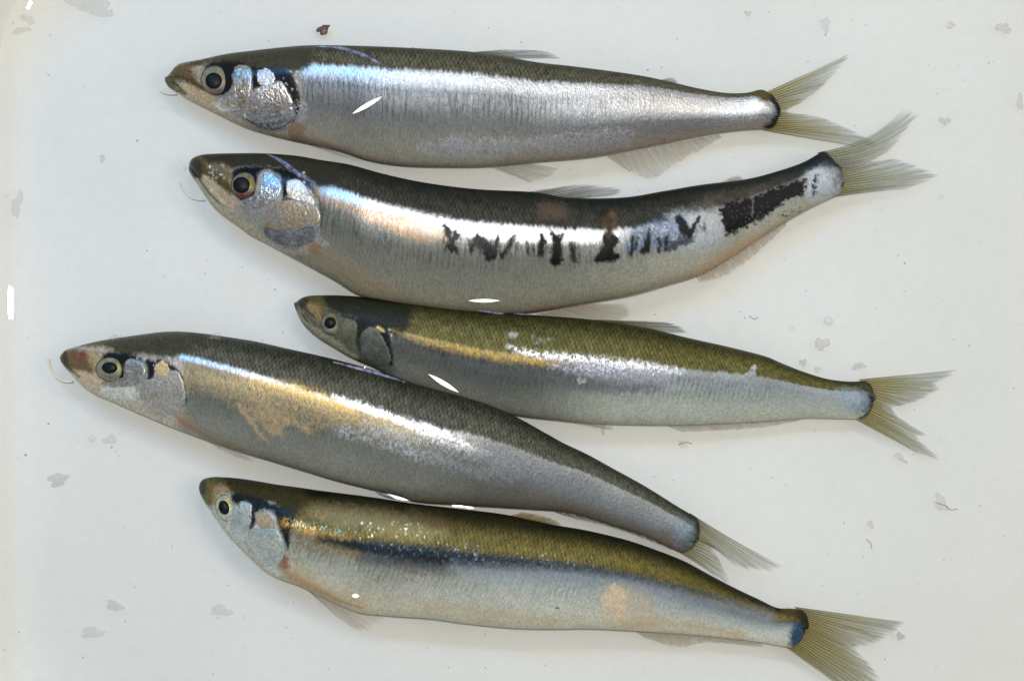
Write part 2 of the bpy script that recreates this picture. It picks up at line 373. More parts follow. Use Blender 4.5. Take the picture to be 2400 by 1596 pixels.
        # the mouth is a groove
        if 'mouth' in sp:
            pts, w0, dep = sp['mouth']; C = spline(pts, 16); d = np.full(len(p.px), 1e9); i = p._sel(C, 12)
            dq = np.full(len(i), 1e9)
            for a, b in zip(C[:-1], C[1:]):
                ab = b - a; t = np.clip(((p.px[i] - a) @ ab) / (ab @ ab + 1e-9), 0, 1); dq = np.minimum(dq, np.hypot(*(p.px[i] - a - t[:, None] * ab).T))
            d[i] = dq; gmask = np.exp(-(d / w0) ** 2); relief = relief - dep * gmask; p.mix(gmask * .7, lin((52, 46, 34)), 0, .5)
        return relief

    def plate(f, name, poly, col, met=.3, rough=.4, up=.0003, col2=None, wet=0, grain=.25, label=None, grad=None):
        """a bony plate of the head: follows the skin, stands a little proud, rounded rim"""
        pts = spline(poly, 72, True)
        if np.sum(pts[:, 0] * np.roll(pts[:, 1], -1) - pts[:, 1] * np.roll(pts[:, 0], -1)) < 0: pts = pts[::-1]
        pts = pts + (np.c_[fbm(pts[:, 0] / 5, pts[:, 1] / 5, f.seed + 91), fbm(pts[:, 0] / 5, pts[:, 1] / 5, f.seed + 92)] - .5) * 6
        c = pts.mean(0); rad = np.r_[0.0, np.linspace(.06, .92, 26), .965, 1.0, 1.02]
        P = c + (pts - c)[None] * rad[:, None, None]
        hgt = np.r_[np.full(27, .45), .36, .15, -.3] * up
        V = np.concatenate([f.on(P[k], hgt[k]) for k in range(len(rad))])
        V[:, 2] += .00014 * (fbm(P.reshape(-1, 2)[:, 0] / 4, P.reshape(-1, 2)[:, 1] / 4, f.seed + 95) - .5) * np.repeat(rad < .97, 72)
        q = P.reshape(-1, 2); A = lin(col); Bc = lin(col2 if col2 is not None else col)
        w = (fbm(q[:, 0] / 13, q[:, 1] / 13, f.seed + len(name)) - .25) * 2; w = np.clip(w, 0, 1)
        cc = A + (Bc - A) * w[:, None]; cc = cc * (1 - 1.5 * grain + 3 * grain * fbm(q[:, 0] / 2.6, q[:, 1] / 2.6, f.seed + 77))[:, None]
        rimdark = np.repeat(sstep(.93, 1.0, rad), 72); cc = cc * (1 - .12 * rimdark * fbm(q[:, 0] / 6, q[:, 1] / 6, f.seed + 93))[:, None]; mm = np.clip(met * (.55 + .9 * fbm(q[:, 0] / 3, q[:, 1] / 3, f.seed + 94)), 0, 1)
        F = [tuple(x) for x in grid_faces(len(rad), 72, True)][72:] + [(0, 72 + k, 72 + (k + 1) % 72) for k in range(72)]
        F = [tuple(reversed(x)) for x in F[:-72]] + F[-72:]
        o = mesh(name, V - f.base, F, SKIN, f.root, {'Col': np.c_[np.clip(cc, 0, 1), mm], 'Aux': np.c_[np.full(len(cc), rough), np.full(len(cc), wet), np.zeros(len(cc)), np.ones(len(cc))]})
        if label: o['label'] = label
        return o

    def eye(f, c, r, pc, pr, tilt=0, col=(176, 172, 140), inner=(196, 186, 96), low=(150, 150, 140), blush=0):
        ca, sa = math.cos(math.radians(tilt)), math.sin(math.radians(tilt))
        def ell(cc, rx, ry, k, n=40):
            a = np.linspace(0, 2 * math.pi, n, endpoint=False); x, y = rx * k * np.cos(a), ry * k * np.sin(a)
            return np.c_[cc[0] + x * ca - y * sa, cc[1] + x * sa + y * ca]
        z0 = f.on(np.array([c]))[0][2]
        def dome(cc, rx, ry, ztop, zrim, ks, name, mat, parent, colr=None):
            R = np.array(ks); V = []
            for k in R:
                zz = zrim + (ztop - zrim) * math.sqrt(max(1 - k * k * .96, 0)); V.append(world(ell(cc, rx, ry, k), zz))
            V = np.concatenate(V); F = [tuple(x) for x in grid_faces(len(R), 40, True)] + [tuple(range(40))[::-1]]; F = [x[::-1] for x in F]
            return mesh(name, V - f.base, F, mat, parent, colr)
        ks = np.r_[np.linspace(.3, 1, 14), 1.04]
        nV = 40 * len(ks); kk = np.repeat(ks, 40); aa = np.tile(np.linspace(0, 2 * math.pi, 40, endpoint=False), len(ks))
        q = np.concatenate([ell(c, r[0], r[1], k) for k in ks])
        A, I, Lo = lin(col), lin(inner), lin(low)
        cc = A + (I - A) * (sstep(.85, .55, kk) * (np.sin(aa) < .3))[:, None]
        cc = cc + (Lo - cc) * (sstep(0, .9, np.sin(aa)) * .7)[:, None]
        if blush: cc = cc + (lin((120, 50, 55)) - cc) * (sstep(.3, 1, np.sin(aa + .2)) * sstep(.5, .8, kk) * blush)[:, None]
        cc = cc * (.5 + 1.0 * fbm(q[:, 0] / 4, q[:, 1] / 4, f.seed + 40))[:, None]
        cc = cc * (1 - .8 * sstep(.93, 1.02, kk))[:, None]
        up = .0011
        eo = dome(c, r[0], r[1], z0 + up, z0 - .0006, ks, 'eye', SKIN, f.root, {'Col': np.c_[cc, np.full(nV, .3)], 'Aux': np.c_[np.full(nV, .42), np.full(nV, .06), np.zeros(nV), np.ones(nV)]})
        dome(pc, pr[0], pr[1], z0 + up + .00035, z0 + up - .00025, np.r_[.25, .5, .75, .9, 1.0], 'pupil', PUPIL, eo)
        return eo

    def fin(f, name, base, margin, nr, zb, zt, cb, cm, ct, ab=.8, at=.35, fray=.05, bend=0, rays=True, over=False, raymat=None, r0=.00012, inset=0):
        """a fan of fin rays with the membrane between them; base and margin run the same way"""
        nt, nl = 6 * nr + 1, 26
        Bp, Mp = spline(base, nt), spline(margin, nt)
        if inset: dm = (Mp - Bp).mean(0); Bp = Bp - dm / np.linalg.norm(dm) * inset
        v = np.linspace(0, 1, nl)
        rng = np.random.default_rng(f.seed * 7 + len(name)); 
        e = (fbm(np.arange(nt) / 2.2, np.zeros(nt), f.seed + 3) - .5) * 2 * fray
        k = v[None] * (1 + e[:, None])
        px = Bp[:, None] + (Mp - Bp)[:, None] * k[..., None]
        if bend:
            dv = (Mp - Bp); nrm = np.c_[-dv[:, 1], dv[:, 0]]; b = np.asarray(bend, float); b = np.interp(np.linspace(0, 1, nt), np.linspace(0, 1, len(b)), b) if b.ndim else np.full(nt, b)
            px = px + nrm[:, None] * (b[:, None] * (v * (1 - v))[None])[..., None]
        tt = np.linspace(0, 1, nt)
        if over:
            P = f.on(px.reshape(-1, 2), 0).reshape(nt, nl, 3); P[..., 2] += .0005 + .0002 * np.sin(v * 3)[None]
        else:
            z = zb + (zt - zb) * v[None] ** .8 + .00012 * np.cos(tt * nr * 2 * math.pi)[:, None] * np.sqrt(v)[None]
            P = world(px, z)
        C = np.array([lin(cb), lin(cm), lin(ct)])
        cc = np.stack([np.interp(v, [0, .45, 1], C[:, q]) for q in range(3)], -1)[None] * np.ones((nt, 1, 1))
        tn = (tt * nr)[:, None]
        fine = vnoise(tn * 4 + 0 * v[None], v[None] * 1.5 + 0 * tn, f.seed + 60)
        cc = cc * (.62 + .72 * fine)[..., None]
        al = np.interp(v, [0, .5, .92, 1], [min(ab * 1.2, 1), (ab + at) / 2 * 1.15, at * 1.15, 0.05])[None] * (.38 + .72 * fine)
        al = al * np.clip(1.0 - sstep(.65, 1, v)[None] * sstep(.4, .8, vnoise(tn * 2.5, v[None] * 2 + 0 * tn, f.seed + 61)) * .75, 0, 1)
        F = grid_faces(nt, nl)
        mo = mesh(name, P.reshape(-1, 3) - f.base, F, FIN, f.root, {'Col': np.c_[cc.reshape(-1, 3), np.clip(al, 0, 1).reshape(-1)]})
        if rays:
            for r in range(nr + 1):
                i = min(r * 6, nt - 1); ln = P[i][:: 3]; ln = ln[: max(3, int(len(ln) * rng.uniform(.6, .88)))]
                m = len(ln); V = []
                d = ln[-1] - ln[0]; sd = np.array([-d[1], d[0], 0]); sd = sd / (np.linalg.norm(sd) + 1e-9)
                for j in range(m):
                    rr = r0 * (1 - .82 * j / (m - 1)); 
                    for (u, w_) in ((-1, -.3), (0, 1), (1, -.3), (0, -.8)): V.append(ln[j] + sd * rr * u + np.array([0, 0, rr * w_ + .00006]))
                mesh('fin_ray', np.array(V) - f.base, grid_faces(m, 4, True), raymat or RAYM, mo)
        return mo

    def thread(f, name, pts, z0, z1, r, mat):
        C = spline(pts, 22); z = np.linspace(z0, z1, 22); P = world(C, z); return tube(name, P, r, mat, f.root, f.base)

def tube(name, P, r, mat, parent=None, base=0, flat=1.0):
    n = len(P); r = np.broadcast_to(r, n); V = []
    for i in range(n):
        d = P[min(i + 1, n - 1)] - P[max(i - 1, 0)]; d = d / (np.linalg.norm(d) + 1e-12); s1 = np.cross(d, [0, 0, 1.0]); s1 /= np.linalg.norm(s1) + 1e-12; s2 = np.cross(s1, d)
        for a in np.arange(8) * math.pi / 4: V.append(P[i] + r[i] * (s1 * math.cos(a) + s2 * math.sin(a) * flat))
    F = [tuple(x) for x in grid_faces(n, 8, True)] + [tuple(range(8)), tuple(range(8 * n - 1, 8 * n - 9, -1))]
    return mesh(name, np.array(V) - base, F, mat, parent)
#@@FISH@@
# ------------------------------------------------------------------ fish 1, straight and silver, at the top
C = lambda *a: list(zip(a[0::2], a[1::2]))
top1 = C(388,192, 392,182, 401,170, 417,153, 475,140, 532,128, 590,121, 666,113, 724,109, 819,110, 934,114, 1106,124, 1180,134, 1259,148, 1332,156, 1421,167, 1509,180, 1575,194, 1641,209, 1707,219, 1751,218, 1785,211, 1806,220)
bot1 = C(388,192, 392,200, 410,213, 437,232, 475,251, 513,270, 574,299, 628,316, 685,330, 743,342, 800,356, 857,375, 934,388, 1049,392, 1137,391, 1259,380, 1376,370, 1443,359, 1520,344, 1575,333, 1641,319, 1729,307, 1800,302)
s1 = dict(seed=11, label='straight silver fish at the top of the tray with unbroken bright band', bulge=22,
    fb=[(0, .2), (.18, .24), (.4, .22), (.62, .22), (.85, .16), (1, .12)], back=(104, 101, 82), back_edge=(68, 68, 52), net=.6, stripe=.75,
    flank=[(0, (240, 243, 246), .98, .33), (.11, (216, 221, 227), .95, .35), (.22, (128, 134, 141), .65, .42), (.5, (122, 125, 125), .32, .5), (.78, (152, 150, 139), .1, .5), (1, (170, 165, 150), 0, .5)],
    flank2=[(0, (240, 243, 246), .98, .34), (.42, (214, 219, 226), .95, .36), (.6, (136, 140, 146), .65, .42), (.85, (144, 137, 130), .22, .5), (1, (160, 149, 136), 0, .5)], blend=(.5, .9),
    mouth=(C(388,196, 404,192, 420,206, 436,220), 2.6, .00035),
    marks=[
     ('poly', C(360,90, 690,90, 706,180, 706,262, 684,345, 360,345), (178, 170, 152), .12, .5, dict(soft=9, smooth=False)),
     ('poly', C(425,150, 475,135, 560,115, 720,95, 730,150, 690,172, 640,166, 560,166, 500,150, 450,160), (74, 72, 56), .05, .45, dict(soft=8)),
     ('poly', C(476,160, 500,146, 560,146, 600,158, 670,164, 692,195, 706,250, 694,280, 686,262, 670,212, 650,204, 600,218, 588,232, 570,200, 552,176, 544,206, 520,228, 490,216, 474,188), (24, 28, 30), .1, .35, dict(soft=4, wet=.5)),
     ('poly', C(551,162, 588,160, 600,208, 650,192, 688,250, 684,300, 610,305, 520,264, 498,236, 546,216), (180, 183, 186), .65, .36, dict(soft=4)),
     ('line', C(594,160, 597,188, 594,214), [4, 6, 2], (24, 28, 30), .1, .35, dict(soft=3)),
     ('line', C(596,214, 620,206, 648,198), 1.6, (36, 38, 38), .1, .35, dict(soft=2)),
     ('poly', C(398,170, 425,150, 452,160, 466,184, 484,210, 470,214, 430,192, 402,190), (104, 92, 64), .05, .45, dict(soft=6)),
     ('poly', C(432,158, 456,160, 462,176, 440,172), (140, 100, 84), 0, .5, dict(soft=5, op=.6)),
     ('poly', C(452,160, 480,160, 478,200, 462,190), (176, 164, 138), 0, .5, dict(soft=6)),
     ('dots', C(600,165, 705,215), 34, 2.6, (235, 240, 245), 31, .5, .3),  # glints on the wet skin, painted as white dots
     ('dots', C(402,160, 486,212), 70, 2.2, (66, 56, 28), 3),
     ('line', C(405,180, 440,186, 484,214), 2.5, (70, 60, 30), 0, .5, dict(warp=4, op=.8)),
     ('poly', C(428,196, 470,212, 492,226, 484,236, 452,226, 426,210), (204, 184, 154), .2, .4, dict(soft=4)),
     ('poly', C(386,182, 400,180, 412,200, 430,220, 414,214, 392,204), (82, 78, 52), 0, .45, dict(soft=4)),
     ('line', C(420,214, 500,254, 590,300), 7, (198, 184, 156), .1, .5, dict(op=.8)),
     ('line', C(488,226, 512,240, 540,244), 3, (206, 176, 128), .3, .4, dict(op=.9)),
     ('line', C(680,172, 694,214, 698,250, 688,286), 3.5, (44, 36, 30), .05, .4, dict()),
     ('poly', C(682,286, 702,288, 716,335, 700,345, 676,320), (146, 116, 92), 0, .5, dict(soft=6, op=.85)),
     ('line', C(706,296, 760,336, 850,374), 1.3, (104, 90, 78), 0, .5, dict(soft=2, warp=2, op=.8)),
     ('line', C(720,306, 790,346, 900,380), 7, (186, 158, 136), 0, .5, dict(soft=8, op=.5)),
     ('poly', C(690,240, 712,236, 716,285, 694,290), (200, 204, 212), .8, .36, dict(speck=.5)),
     ('poly', C(980,345, 1060,324, 1180,326, 1250,340, 1180,362, 1040,366), (226, 230, 240), .9, .36, dict(soft=9, warp=8, speck=.52)),
     ('poly', C(1230,330, 1330,316, 1480,310, 1470,340, 1340,356), (216, 220, 232), .88, .36, dict(soft=8, warp=8, speck=.54)),
     ('line', C(1400,366, 1520,350, 1640,326, 1740,306), 7, (166, 142, 124), .1, .5, dict(soft=8, op=.4)),
     ('dots', C(690,170, 900,215), 60, 1.6, (60, 62, 66), 5),
     ('dots', C(1440,320, 1640,356), 40, 1.4, (70, 52, 44), 6),
     ('line', C(1790,214, 1818,240, 1826,262, 1814,292, 1800,302), 9, (34, 34, 30), .05, .5, dict(soft=6, warp=6)),
     ('poly', C(1755,216, 1790,206, 1812,224, 1796,238), (96, 84, 48), 0, .5, dict(soft=5)),
    ])
f1 = Fish(top1, bot1, s1)
f1.eye((506, 189), (35, 33), (501, 190), (19.5, 19), tilt=15, col=(150, 148, 134), inner=(150, 146, 112), low=(140, 138, 128), blush=.35)
f1.plate('cheek_plate', C(551,158, 572,155, 587,161, 589,190, 586,216, 584,236, 569,256, 536,263, 509,254, 497,238, 510,233, 530,236, 547,220, 552,190), (232, 236, 240), .9, .3, .0002, (206, 190, 168), grain=.4)
f1.plate('upper_gill_plate', C(602,170, 625,161, 642,176, 644,191, 629,201, 609,198, 602,183), (232, 220, 204), .5, .36, .00025, (236, 236, 238))
f1.plate('gill_cover', C(591,216, 609,204, 642,197, 659,190, 673,214, 685,236, 684,248, 605,268, 579,257), (222, 224, 228), .88, .3, .0003, (206, 192, 182), grain=.4)
f1.plate('lower_gill_plate', C(574,263, 604,272, 681,252, 687,272, 673,292, 644,304, 610,299, 577,282), (236, 240, 246), .92, .28, .0002, (190, 198, 212), grain=.45)
f1.plate('lower_jaw', C(387,188, 393,180, 401,182, 410,196, 424,212, 436,224, 420,217, 400,208), (84, 80, 54), .05, .4, .0004, (150, 138, 104), grain=.3)
f1.thread('chin_filament', C(374,213, 388,219, 402,221, 414,220), .0062, .0068, .00022, FILAM)  # pale curved thread lying at the chin
f1.fin('tail_fin', C(1804,219, 1826,245, 1828,280, 1800,303), C(1992,126, 1962,168, 1925,205, 1886,237, 1846,262, 1906,270, 1972,293, 2016,315, 2050,336, 2036,350), 22, f1.zc[-1], .0030, (190, 172, 78), (170, 162, 100), (124, 130, 122), .82, .5, inset=13)
f1.fin('dorsal_fin', C(1106,124, 1130,127, 1160,131, 1185,135), C(1175,117, 1235,117, 1290,124, 1318,137), 8, .0075, .0070, (170, 164, 140), (110, 108, 96), (70, 72, 66), .55, .6, fray=.1)
f1.fin('pelvic_fin', C(1150,390, 1180,388, 1215,384, 1235,382), C(1240,428, 1270,421, 1295,409, 1310,396), 8, .006, .0028, (206, 200, 184), (204, 198, 184), (200, 194, 180), .42, .4, fray=.06, raymat=RAYP)
f1.fin('anal_fin', C(1420,364, 1500,349, 1580,333, 1680,314), C(1462,396, 1524,421, 1572,394, 1694,322), 14, .0055, .0028, (204, 194, 176), (204, 196, 180), (200, 194, 180), .5, .42, fray=.05, raymat=RAYP)
f1.fin('pectoral_fin', C(690,312, 696,318, 702,326, 708,334), C(830,352, 850,366, 852,376, 845,382), 7, 0, 0, (170, 128, 100), (186, 170, 150), (190, 180, 164), .45, .2, over=True, raymat=RAYP, r0=.00008)
f1.fin('adipose_fin', C(1548,188, 1556,190, 1566,193, 1574,196), C(1566,182, 1578,184, 1588,190, 1590,198), 2, .006, .0055, (90, 88, 60), (110, 106, 80), (120, 116, 90), .7, .4, rays=False)

# ------------------------------------------------------------------ fish 2, curved, with black marks
top2 = C(442,394, 444,384, 450,373, 470,364, 503,361, 553,360, 602,360, 652,362, 702,367, 752,376, 819,387, 896,408, 972,425, 1049,437, 1125,445, 1259,452, 1332,464, 1465,463, 1553,449, 1641,434, 1751,420, 1818,403, 1884,380, 1926,356)
bot2 = C(442,394, 444,404, 451,416, 463,433, 478,456, 500,486, 520,504, 553,527, 586,551, 628,573, 704,614, 781,656, 838,690, 900,704, 1000,719, 1103,731, 1210,734, 1288,725, 1376,710, 1474,693, 1550,672, 1641,643, 1700,610, 1773,562, 1840,520, 1906,484, 1964,457)
s2 = dict(seed=22, label='curved fish with black ragged marks along its silver side', bulge=24, lift=.0002,
    fb=[(0, .2), (.2, .21), (.4, .29), (.58, .30), (.75, .34), (.86, .30), (.95, .28), (1, .2)], back=(66, 66, 56), back_edge=(34, 37, 33), net=.5, stripe=.6,
    flank=[(0, (236, 240, 246), .95, .32), (.12, (196, 200, 206), .9, .38), (.24, (132, 134, 131), .6, .42), (.40, (121, 123, 114), .2, .5), (.75, (140, 140, 125), .05, .5), (1, (154, 150, 130), 0, .5)],
    flank2=[(0, (177, 183, 186), .6, .42), (.2, (174, 182, 179), .35, .45), (.42, (169, 171, 160), .08, .5), (.8, (173, 171, 153), 0, .5), (1, (169, 160, 138), 0, .5)], blend=(.55, .78),
    mouth=(C(440,385, 452,398, 470,425, 492,455, 515,478), 2.4, .0003),
    marks=[
     ('poly', C(420,340, 700,340, 740,400, 750,500, 740,580, 640,620, 420,470), (176, 172, 156), .12, .5, dict(soft=9, smooth=False)),
     ('poly', C(440,380, 470,358, 560,350, 780,350, 790,430, 745,440, 715,418, 660,398, 600,392, 560,395, 520,398, 480,385), (54, 54, 42), .05, .45, dict(soft=7, wet=.15)),
     ('poly', C(545,402, 570,392, 640,392, 700,408, 735,440, 742,470, 722,440, 690,420, 672,430, 670,460, 690,472, 652,474, 640,482, 658,440, 640,400, 610,402, 600,440, 590,470, 560,470, 545,440), (20, 26, 28), .1, .3, dict(soft=4, wet=.5)),
     ('poly', C(614,408, 655,412, 668,440, 668,470, 735,482, 750,510, 735,575, 640,580, 600,530, 556,488, 600,470), (172, 172, 168), .5, .38, dict(soft=5)),
     ('line', C(664,412, 668,440, 662,470), [5, 7, 2], (22, 27, 29), .1, .32, dict(soft=3)),
     ('poly', C(440,388, 452,372, 478,372, 490,392, 530,415, 545,445, 540,462, 515,440, 480,410, 455,405), (96, 84, 48), .05, .4, dict(soft=5, wet=.5)),
     ('poly', C(500,385, 530,385, 545,405, 535,425, 515,405), (128, 112, 84), 0, .4, dict(soft=6, wet=.4)),
     ('poly', C(438,390, 448,374, 466,372, 474,392, 470,420, 458,418, 446,408), (46, 48, 36), 0, .4, dict(soft=4)),
     ('dots', C(484,388, 526,418), 16, 3.2, (240, 242, 238), 32, .3, .3),  # white glints painted on the snout
     ('dots', C(690,400, 745,470), 14, 3.0, (225, 232, 236), 33, .5, .3),  # white glints painted above the gill cover
     ('dots', C(480,395, 545,450), 60, 2.0, (58, 50, 22), 3),
     ('poly', C(478,412, 500,425, 525,445, 535,455, 530,478, 505,462, 485,440), (196, 182, 152), .3, .4, dict(soft=4)),
     ('line', C(492,440, 520,470, 526,476), 3, (226, 218, 196), .5, .35, dict(soft=3)),
     ('line', C(460,430, 500,478, 560,522, 620,562), 6, (196, 184, 152), .05, .5, dict(op=.8)),
     ('poly', C(536,462, 545,460, 560,480, 556,500, 535,490, 530,478), (200, 180, 160), .2, .45, dict(soft=4)),
     ('line', C(560,488, 590,510, 630,520), 12, (150, 152, 144), .1, .5, dict(op=.6)),
     ('line', C(718,420, 740,448, 752,490, 752,530), 3, (60, 60, 60), .1, .4, dict(op=.8)),
     ('poly', C(712,580, 745,565, 800,600, 880,650, 935,690, 905,700, 820,668, 750,620), (184, 158, 122), 0, .5, dict(soft=18, op=.28)),
     ('poly', C(722,575, 745,570, 752,590, 735,596), (146, 110, 80), 0, .5, dict(soft=6, op=.8)),
     ('line', C(745,560, 762,575), 7, (196, 196, 196), .6, .35, dict(speck=.5)),
     ('line', C(740,450, 780,464, 850,486, 950,512, 1030,532, 1050,560), [5, 6, 9, 14, 14, 6], (204, 164, 110), .45, .42, dict(soft=14, op=.75, warp=8, speck=.36)),
     ('line', C(770,470, 850,500, 930,535, 1010,560), 10, (206, 160, 104), .4, .42, dict(soft=12, op=.6, speck=.42)),
     ('line', C(770,452, 850,474, 950,500, 1050,524, 1150,540, 1250,552, 1350,556, 1440,552), [7, 8, 8, 11, 15, 15, 13, 7], (240, 244, 250), .97, .34, dict(soft=7, warp=5)),
     ('line', C(780,390, 900,420, 1050,450, 1250,470, 1400,490, 1560,470, 1700,440, 1850,405), 4, (46, 46, 36), .0, .5, dict(soft=14, op=.4)),
     # raw patch on the back
     ('poly', C(1262,478, 1300,476, 1334,490, 1326,512, 1290,512, 1265,498), (104, 88, 74), .05, .5, dict(soft=11, warp=10, op=.8)),
     ('poly', C(1418,500, 1440,495, 1446,520, 1428,540, 1414,528), (110, 86, 56), .05, .45, dict(soft=6, warp=6)),
     ('poly', C(1640,470, 1700,455, 1800,440, 1880,420, 1880,440, 1780,465, 1690,490, 1650,500), (98, 88, 78), .05, .5, dict(soft=10, warp=8, op=.8)),
     # tail flank
     ('poly', C(1560,505, 1640,500, 1690,500, 1700,560, 1640,580, 1560,575), (188, 194, 198), .3, .45, dict(soft=18, warp=8)),
     ('poly', C(1480,540, 1520,520, 1600,512, 1620,535, 1612,565, 1520,585, 1470,590), (92, 112, 144), .5, .4, dict(soft=9, warp=7, op=.8, speck=.36)),
     ('poly', C(1886,412, 1950,385, 1985,410, 1970,450, 1900,470), (186, 196, 202), .3, .45, dict(soft=9, speck=.3)),
     # black marks, left to right
     ('line', C(1044,530, 1052,548), 5.8, (16, 18, 18), .1, .35, dict(soft=3, warp=7)),
     ('poly', C(1040,540, 1056,556, 1062,545, 1068,536, 1074,552, 1068,575, 1076,590, 1058,592, 1044,580, 1050,564), (14, 16, 16), .1, .35, dict(soft=3, warp=8)),
     ('line', C(1118,552, 1112,570, 1103,588), 4.3, (18, 20, 20), .1, .35, dict(soft=3, warp=5)),
     ('line', C(1118,552, 1130,570, 1150,600), [4.3, 10.2, 13.0], (14, 16, 16), .1, .35, dict(soft=3, warp=8)),
     ('line', C(1166,556, 1162,580, 1158,602), 5.8, (22, 24, 24), .1, .35, dict(soft=3, warp=7)),
     ('line', C(1208,548, 1196,572, 1178,600), [2.2, 4.3, 5.8], (18, 20, 20), .1, .35, dict(soft=3, warp=5)),
     ('line', C(1270,548, 1270,570, 1266,598), [4.3, 8.7, 7.2], (18, 20, 20), .1, .35, dict(soft=3, warp=8)),
     ('line', C(1296,545, 1304,565, 1304,610), [4.3, 10.2, 14.5], (14, 16, 16), .1, .35, dict(soft=3, warp=9)),
     ('line', C(1318,552, 1308,572), 4.3, (18, 20, 20), .1, .35, dict(soft=3, warp=5)),
     ('line', C(1342,575, 1344,610), 7.2, (30, 30, 30), .1, .35, dict(soft=4, warp=8, op=.8)),
     ('poly', C(1414,550, 1430,545, 1448,552, 1452,566, 1436,582, 1440,592, 1456,600, 1452,610, 1420,614, 1392,612, 1398,598, 1412,584), (14, 15, 15), .05, .35, dict(soft=3, warp=6)),
     ('line', C(1428,520, 1428,550), 8.7, (74, 56, 34), .05, .4, dict(soft=5, warp=6)),
     ('line', C(1484,556, 1478,598), 3.8, (28, 32, 40), .1, .35, dict(soft=3, warp=4)),
     ('poly', C(1518,540, 1524,560, 1520,592, 1504,598, 1500,590, 1512,566), (26, 30, 36), .1, .35, dict(soft=3, warp=5)),
     ('line', C(1545,560, 1544,590), 4.3, (34, 42, 58), .1, .35, dict(soft=4, warp=4)),
     ('line', C(1562,556, 1560,588), 4.3, (34, 42, 58), .1, .35, dict(soft=4, warp=4)),
     ('line', C(1592,512, 1600,530, 1618,552), [8.7, 11.6, 7.2], (22, 28, 34), .1, .35, dict(soft=3, warp=5)),
     ('line', C(1640,508, 1616,550), [2.9, 5.8], (24, 28, 32), .1, .35, dict(soft=2, warp=3)),
     ('line', C(1570,580, 1620,560), 8.7, (40, 38, 44), .1, .4, dict(soft=5, warp=7, op=.8)),
     ('poly', C(1686,490, 1720,474, 1780,456, 1870,424, 1890,424, 1884,456, 1840,474, 1784,512, 1740,536, 1702,552, 1696,520), (22, 21, 25), .1, .4, dict(soft=4, warp=11, wsc=6, speck=.12)),
     ('dots', C(1696,480, 1880,530), 80, 2.4, (74, 72, 80), 9, .3, .35),
     ('line', C(1764,470, 1762,506), 1.7, (120, 118, 120), .3, .4, dict(soft=2, warp=4)),
     ('line', C(1914,416, 1908,456), 5.8, (40, 46, 56), .1, .4, dict(soft=4, warp=8, speck=.4)),
     ('line', C(1850,396, 1900,378, 1950,378), 14.5, (36, 42, 42), .05, .4, dict(soft=8, warp=6, op=.85)),
     ('line', C(1950,372, 1984,400, 1984,432), 8.7, (40, 50, 58), .05, .4, dict(soft=6, warp=6)),
     ('line', C(1640,640, 1700,605, 1770,560), 11.6, (196, 160, 116), 0, .5, dict(soft=10, op=.5)),
     ('poly', C(1250,725, 1300,722, 1310,738, 1256,740), (170, 110, 80), 0, .5, dict(soft=8, op=.6)),
    ])
rng2 = np.random.default_rng(77)
for cx, cy, hh_ in ((1052,562,26), (1066,560,24), (1112,572,22), (1136,580,24), (1162,578,22), (1200,572,26), (1240,582,18), (1270,572,26), (1304,578,30), (1344,590,20), (1420,585,26), (1480,575,22), (1512,568,26), (1552,572,20), (1602,545,24), (1640,535,14)):
    for q in range(5):
        x0, y0 = cx + rng2.uniform(-14, 14), cy + rng2.uniform(-8, 8); sl = rng2.uniform(-.45, .45); hl = hh_ * rng2.uniform(.5, 1.15)
        s2['marks'].append(('line', C(x0 + sl * hl, y0 - hl, x0, y0, x0 - sl * hl * .6, y0 + hl), [.6, rng2.uniform(1.2, 3.0), .8], (24, 25, 26), .1, .38, dict(soft=2, warp=5, wsc=4, op=rng2.uniform(.45, .95), seed=int(rng2.integers(900)))))
for q in range(26):
    x0 = rng2.uniform(1330, 1870); y0 = np.interp(x0, [1330, 1500, 1640, 1750, 1870], [505, 500, 470, 445, 408]) + rng2.uniform(-22, 26)
    s2['marks'].append(('line', C(x0, y0, x0 + rng2.uniform(8, 26), y0 + rng2.uniform(-8, 8)), rng2.uniform(2, 8), (36, 38, 34), .05, .45, dict(soft=8, warp=9, op=.55, seed=int(rng2.integers(900)))))
f2 = Fish(top2, bot2, s2)
f2.eye((575, 436), (33, 31), (566, 434), (20, 19), tilt=10, col=(140, 134, 116), inner=(138, 128, 70), low=(120, 104, 98), blush=.75)
f2.plate('cheek_plate', C(622,401, 641,406, 657,426, 657,448, 644,469, 619,481, 586,489, 566,480, 560,472, 586,472, 607,452, 614,424), (222, 230, 234), .9, .3, .0002, (180, 180, 178), grain=.45)
f2.plate('upper_gill_plate', C(674,425, 699,421, 717,438, 723,453, 735,466, 735,481, 710,472, 685,466, 672,448), (244, 240, 236), .45, .36, .0003, (240, 222, 200))
f2.plate('gill_cover', C(650,478, 685,469, 712,473, 738,481, 750,506, 745,524, 702,534, 652,539, 619,531, 632,506), (176, 174, 168), .55, .36, .0003, (188, 166, 132), grain=.35)
f2.plate('lower_gill_plate', C(619,536, 652,541, 702,536, 745,526, 743,549, 727,569, 689,579, 652,572, 624,556), (168, 172, 174), .6, .34, .0002, (130, 132, 138), grain=.45)
f2.thread('chin_filament', C(420,428, 428,444, 446,462, 464,468, 480,469), .0062, .0068, .0002, FILAM)
f2.fin('tail_fin', C(1928,356, 1962,378, 1986,408, 1978,440, 1966,457), C(2122,252, 2150,264, 2128,300, 2096,341, 2064,366, 2044,378, 2096,372, 2150,390, 2198,412, 2126,444), 24, f2.zc[-1], .0030, (176, 166, 92), (148, 152, 108), (118, 130, 122), .62, .45, bend=[.35, .3, .1, 0, -.05], inset=13)
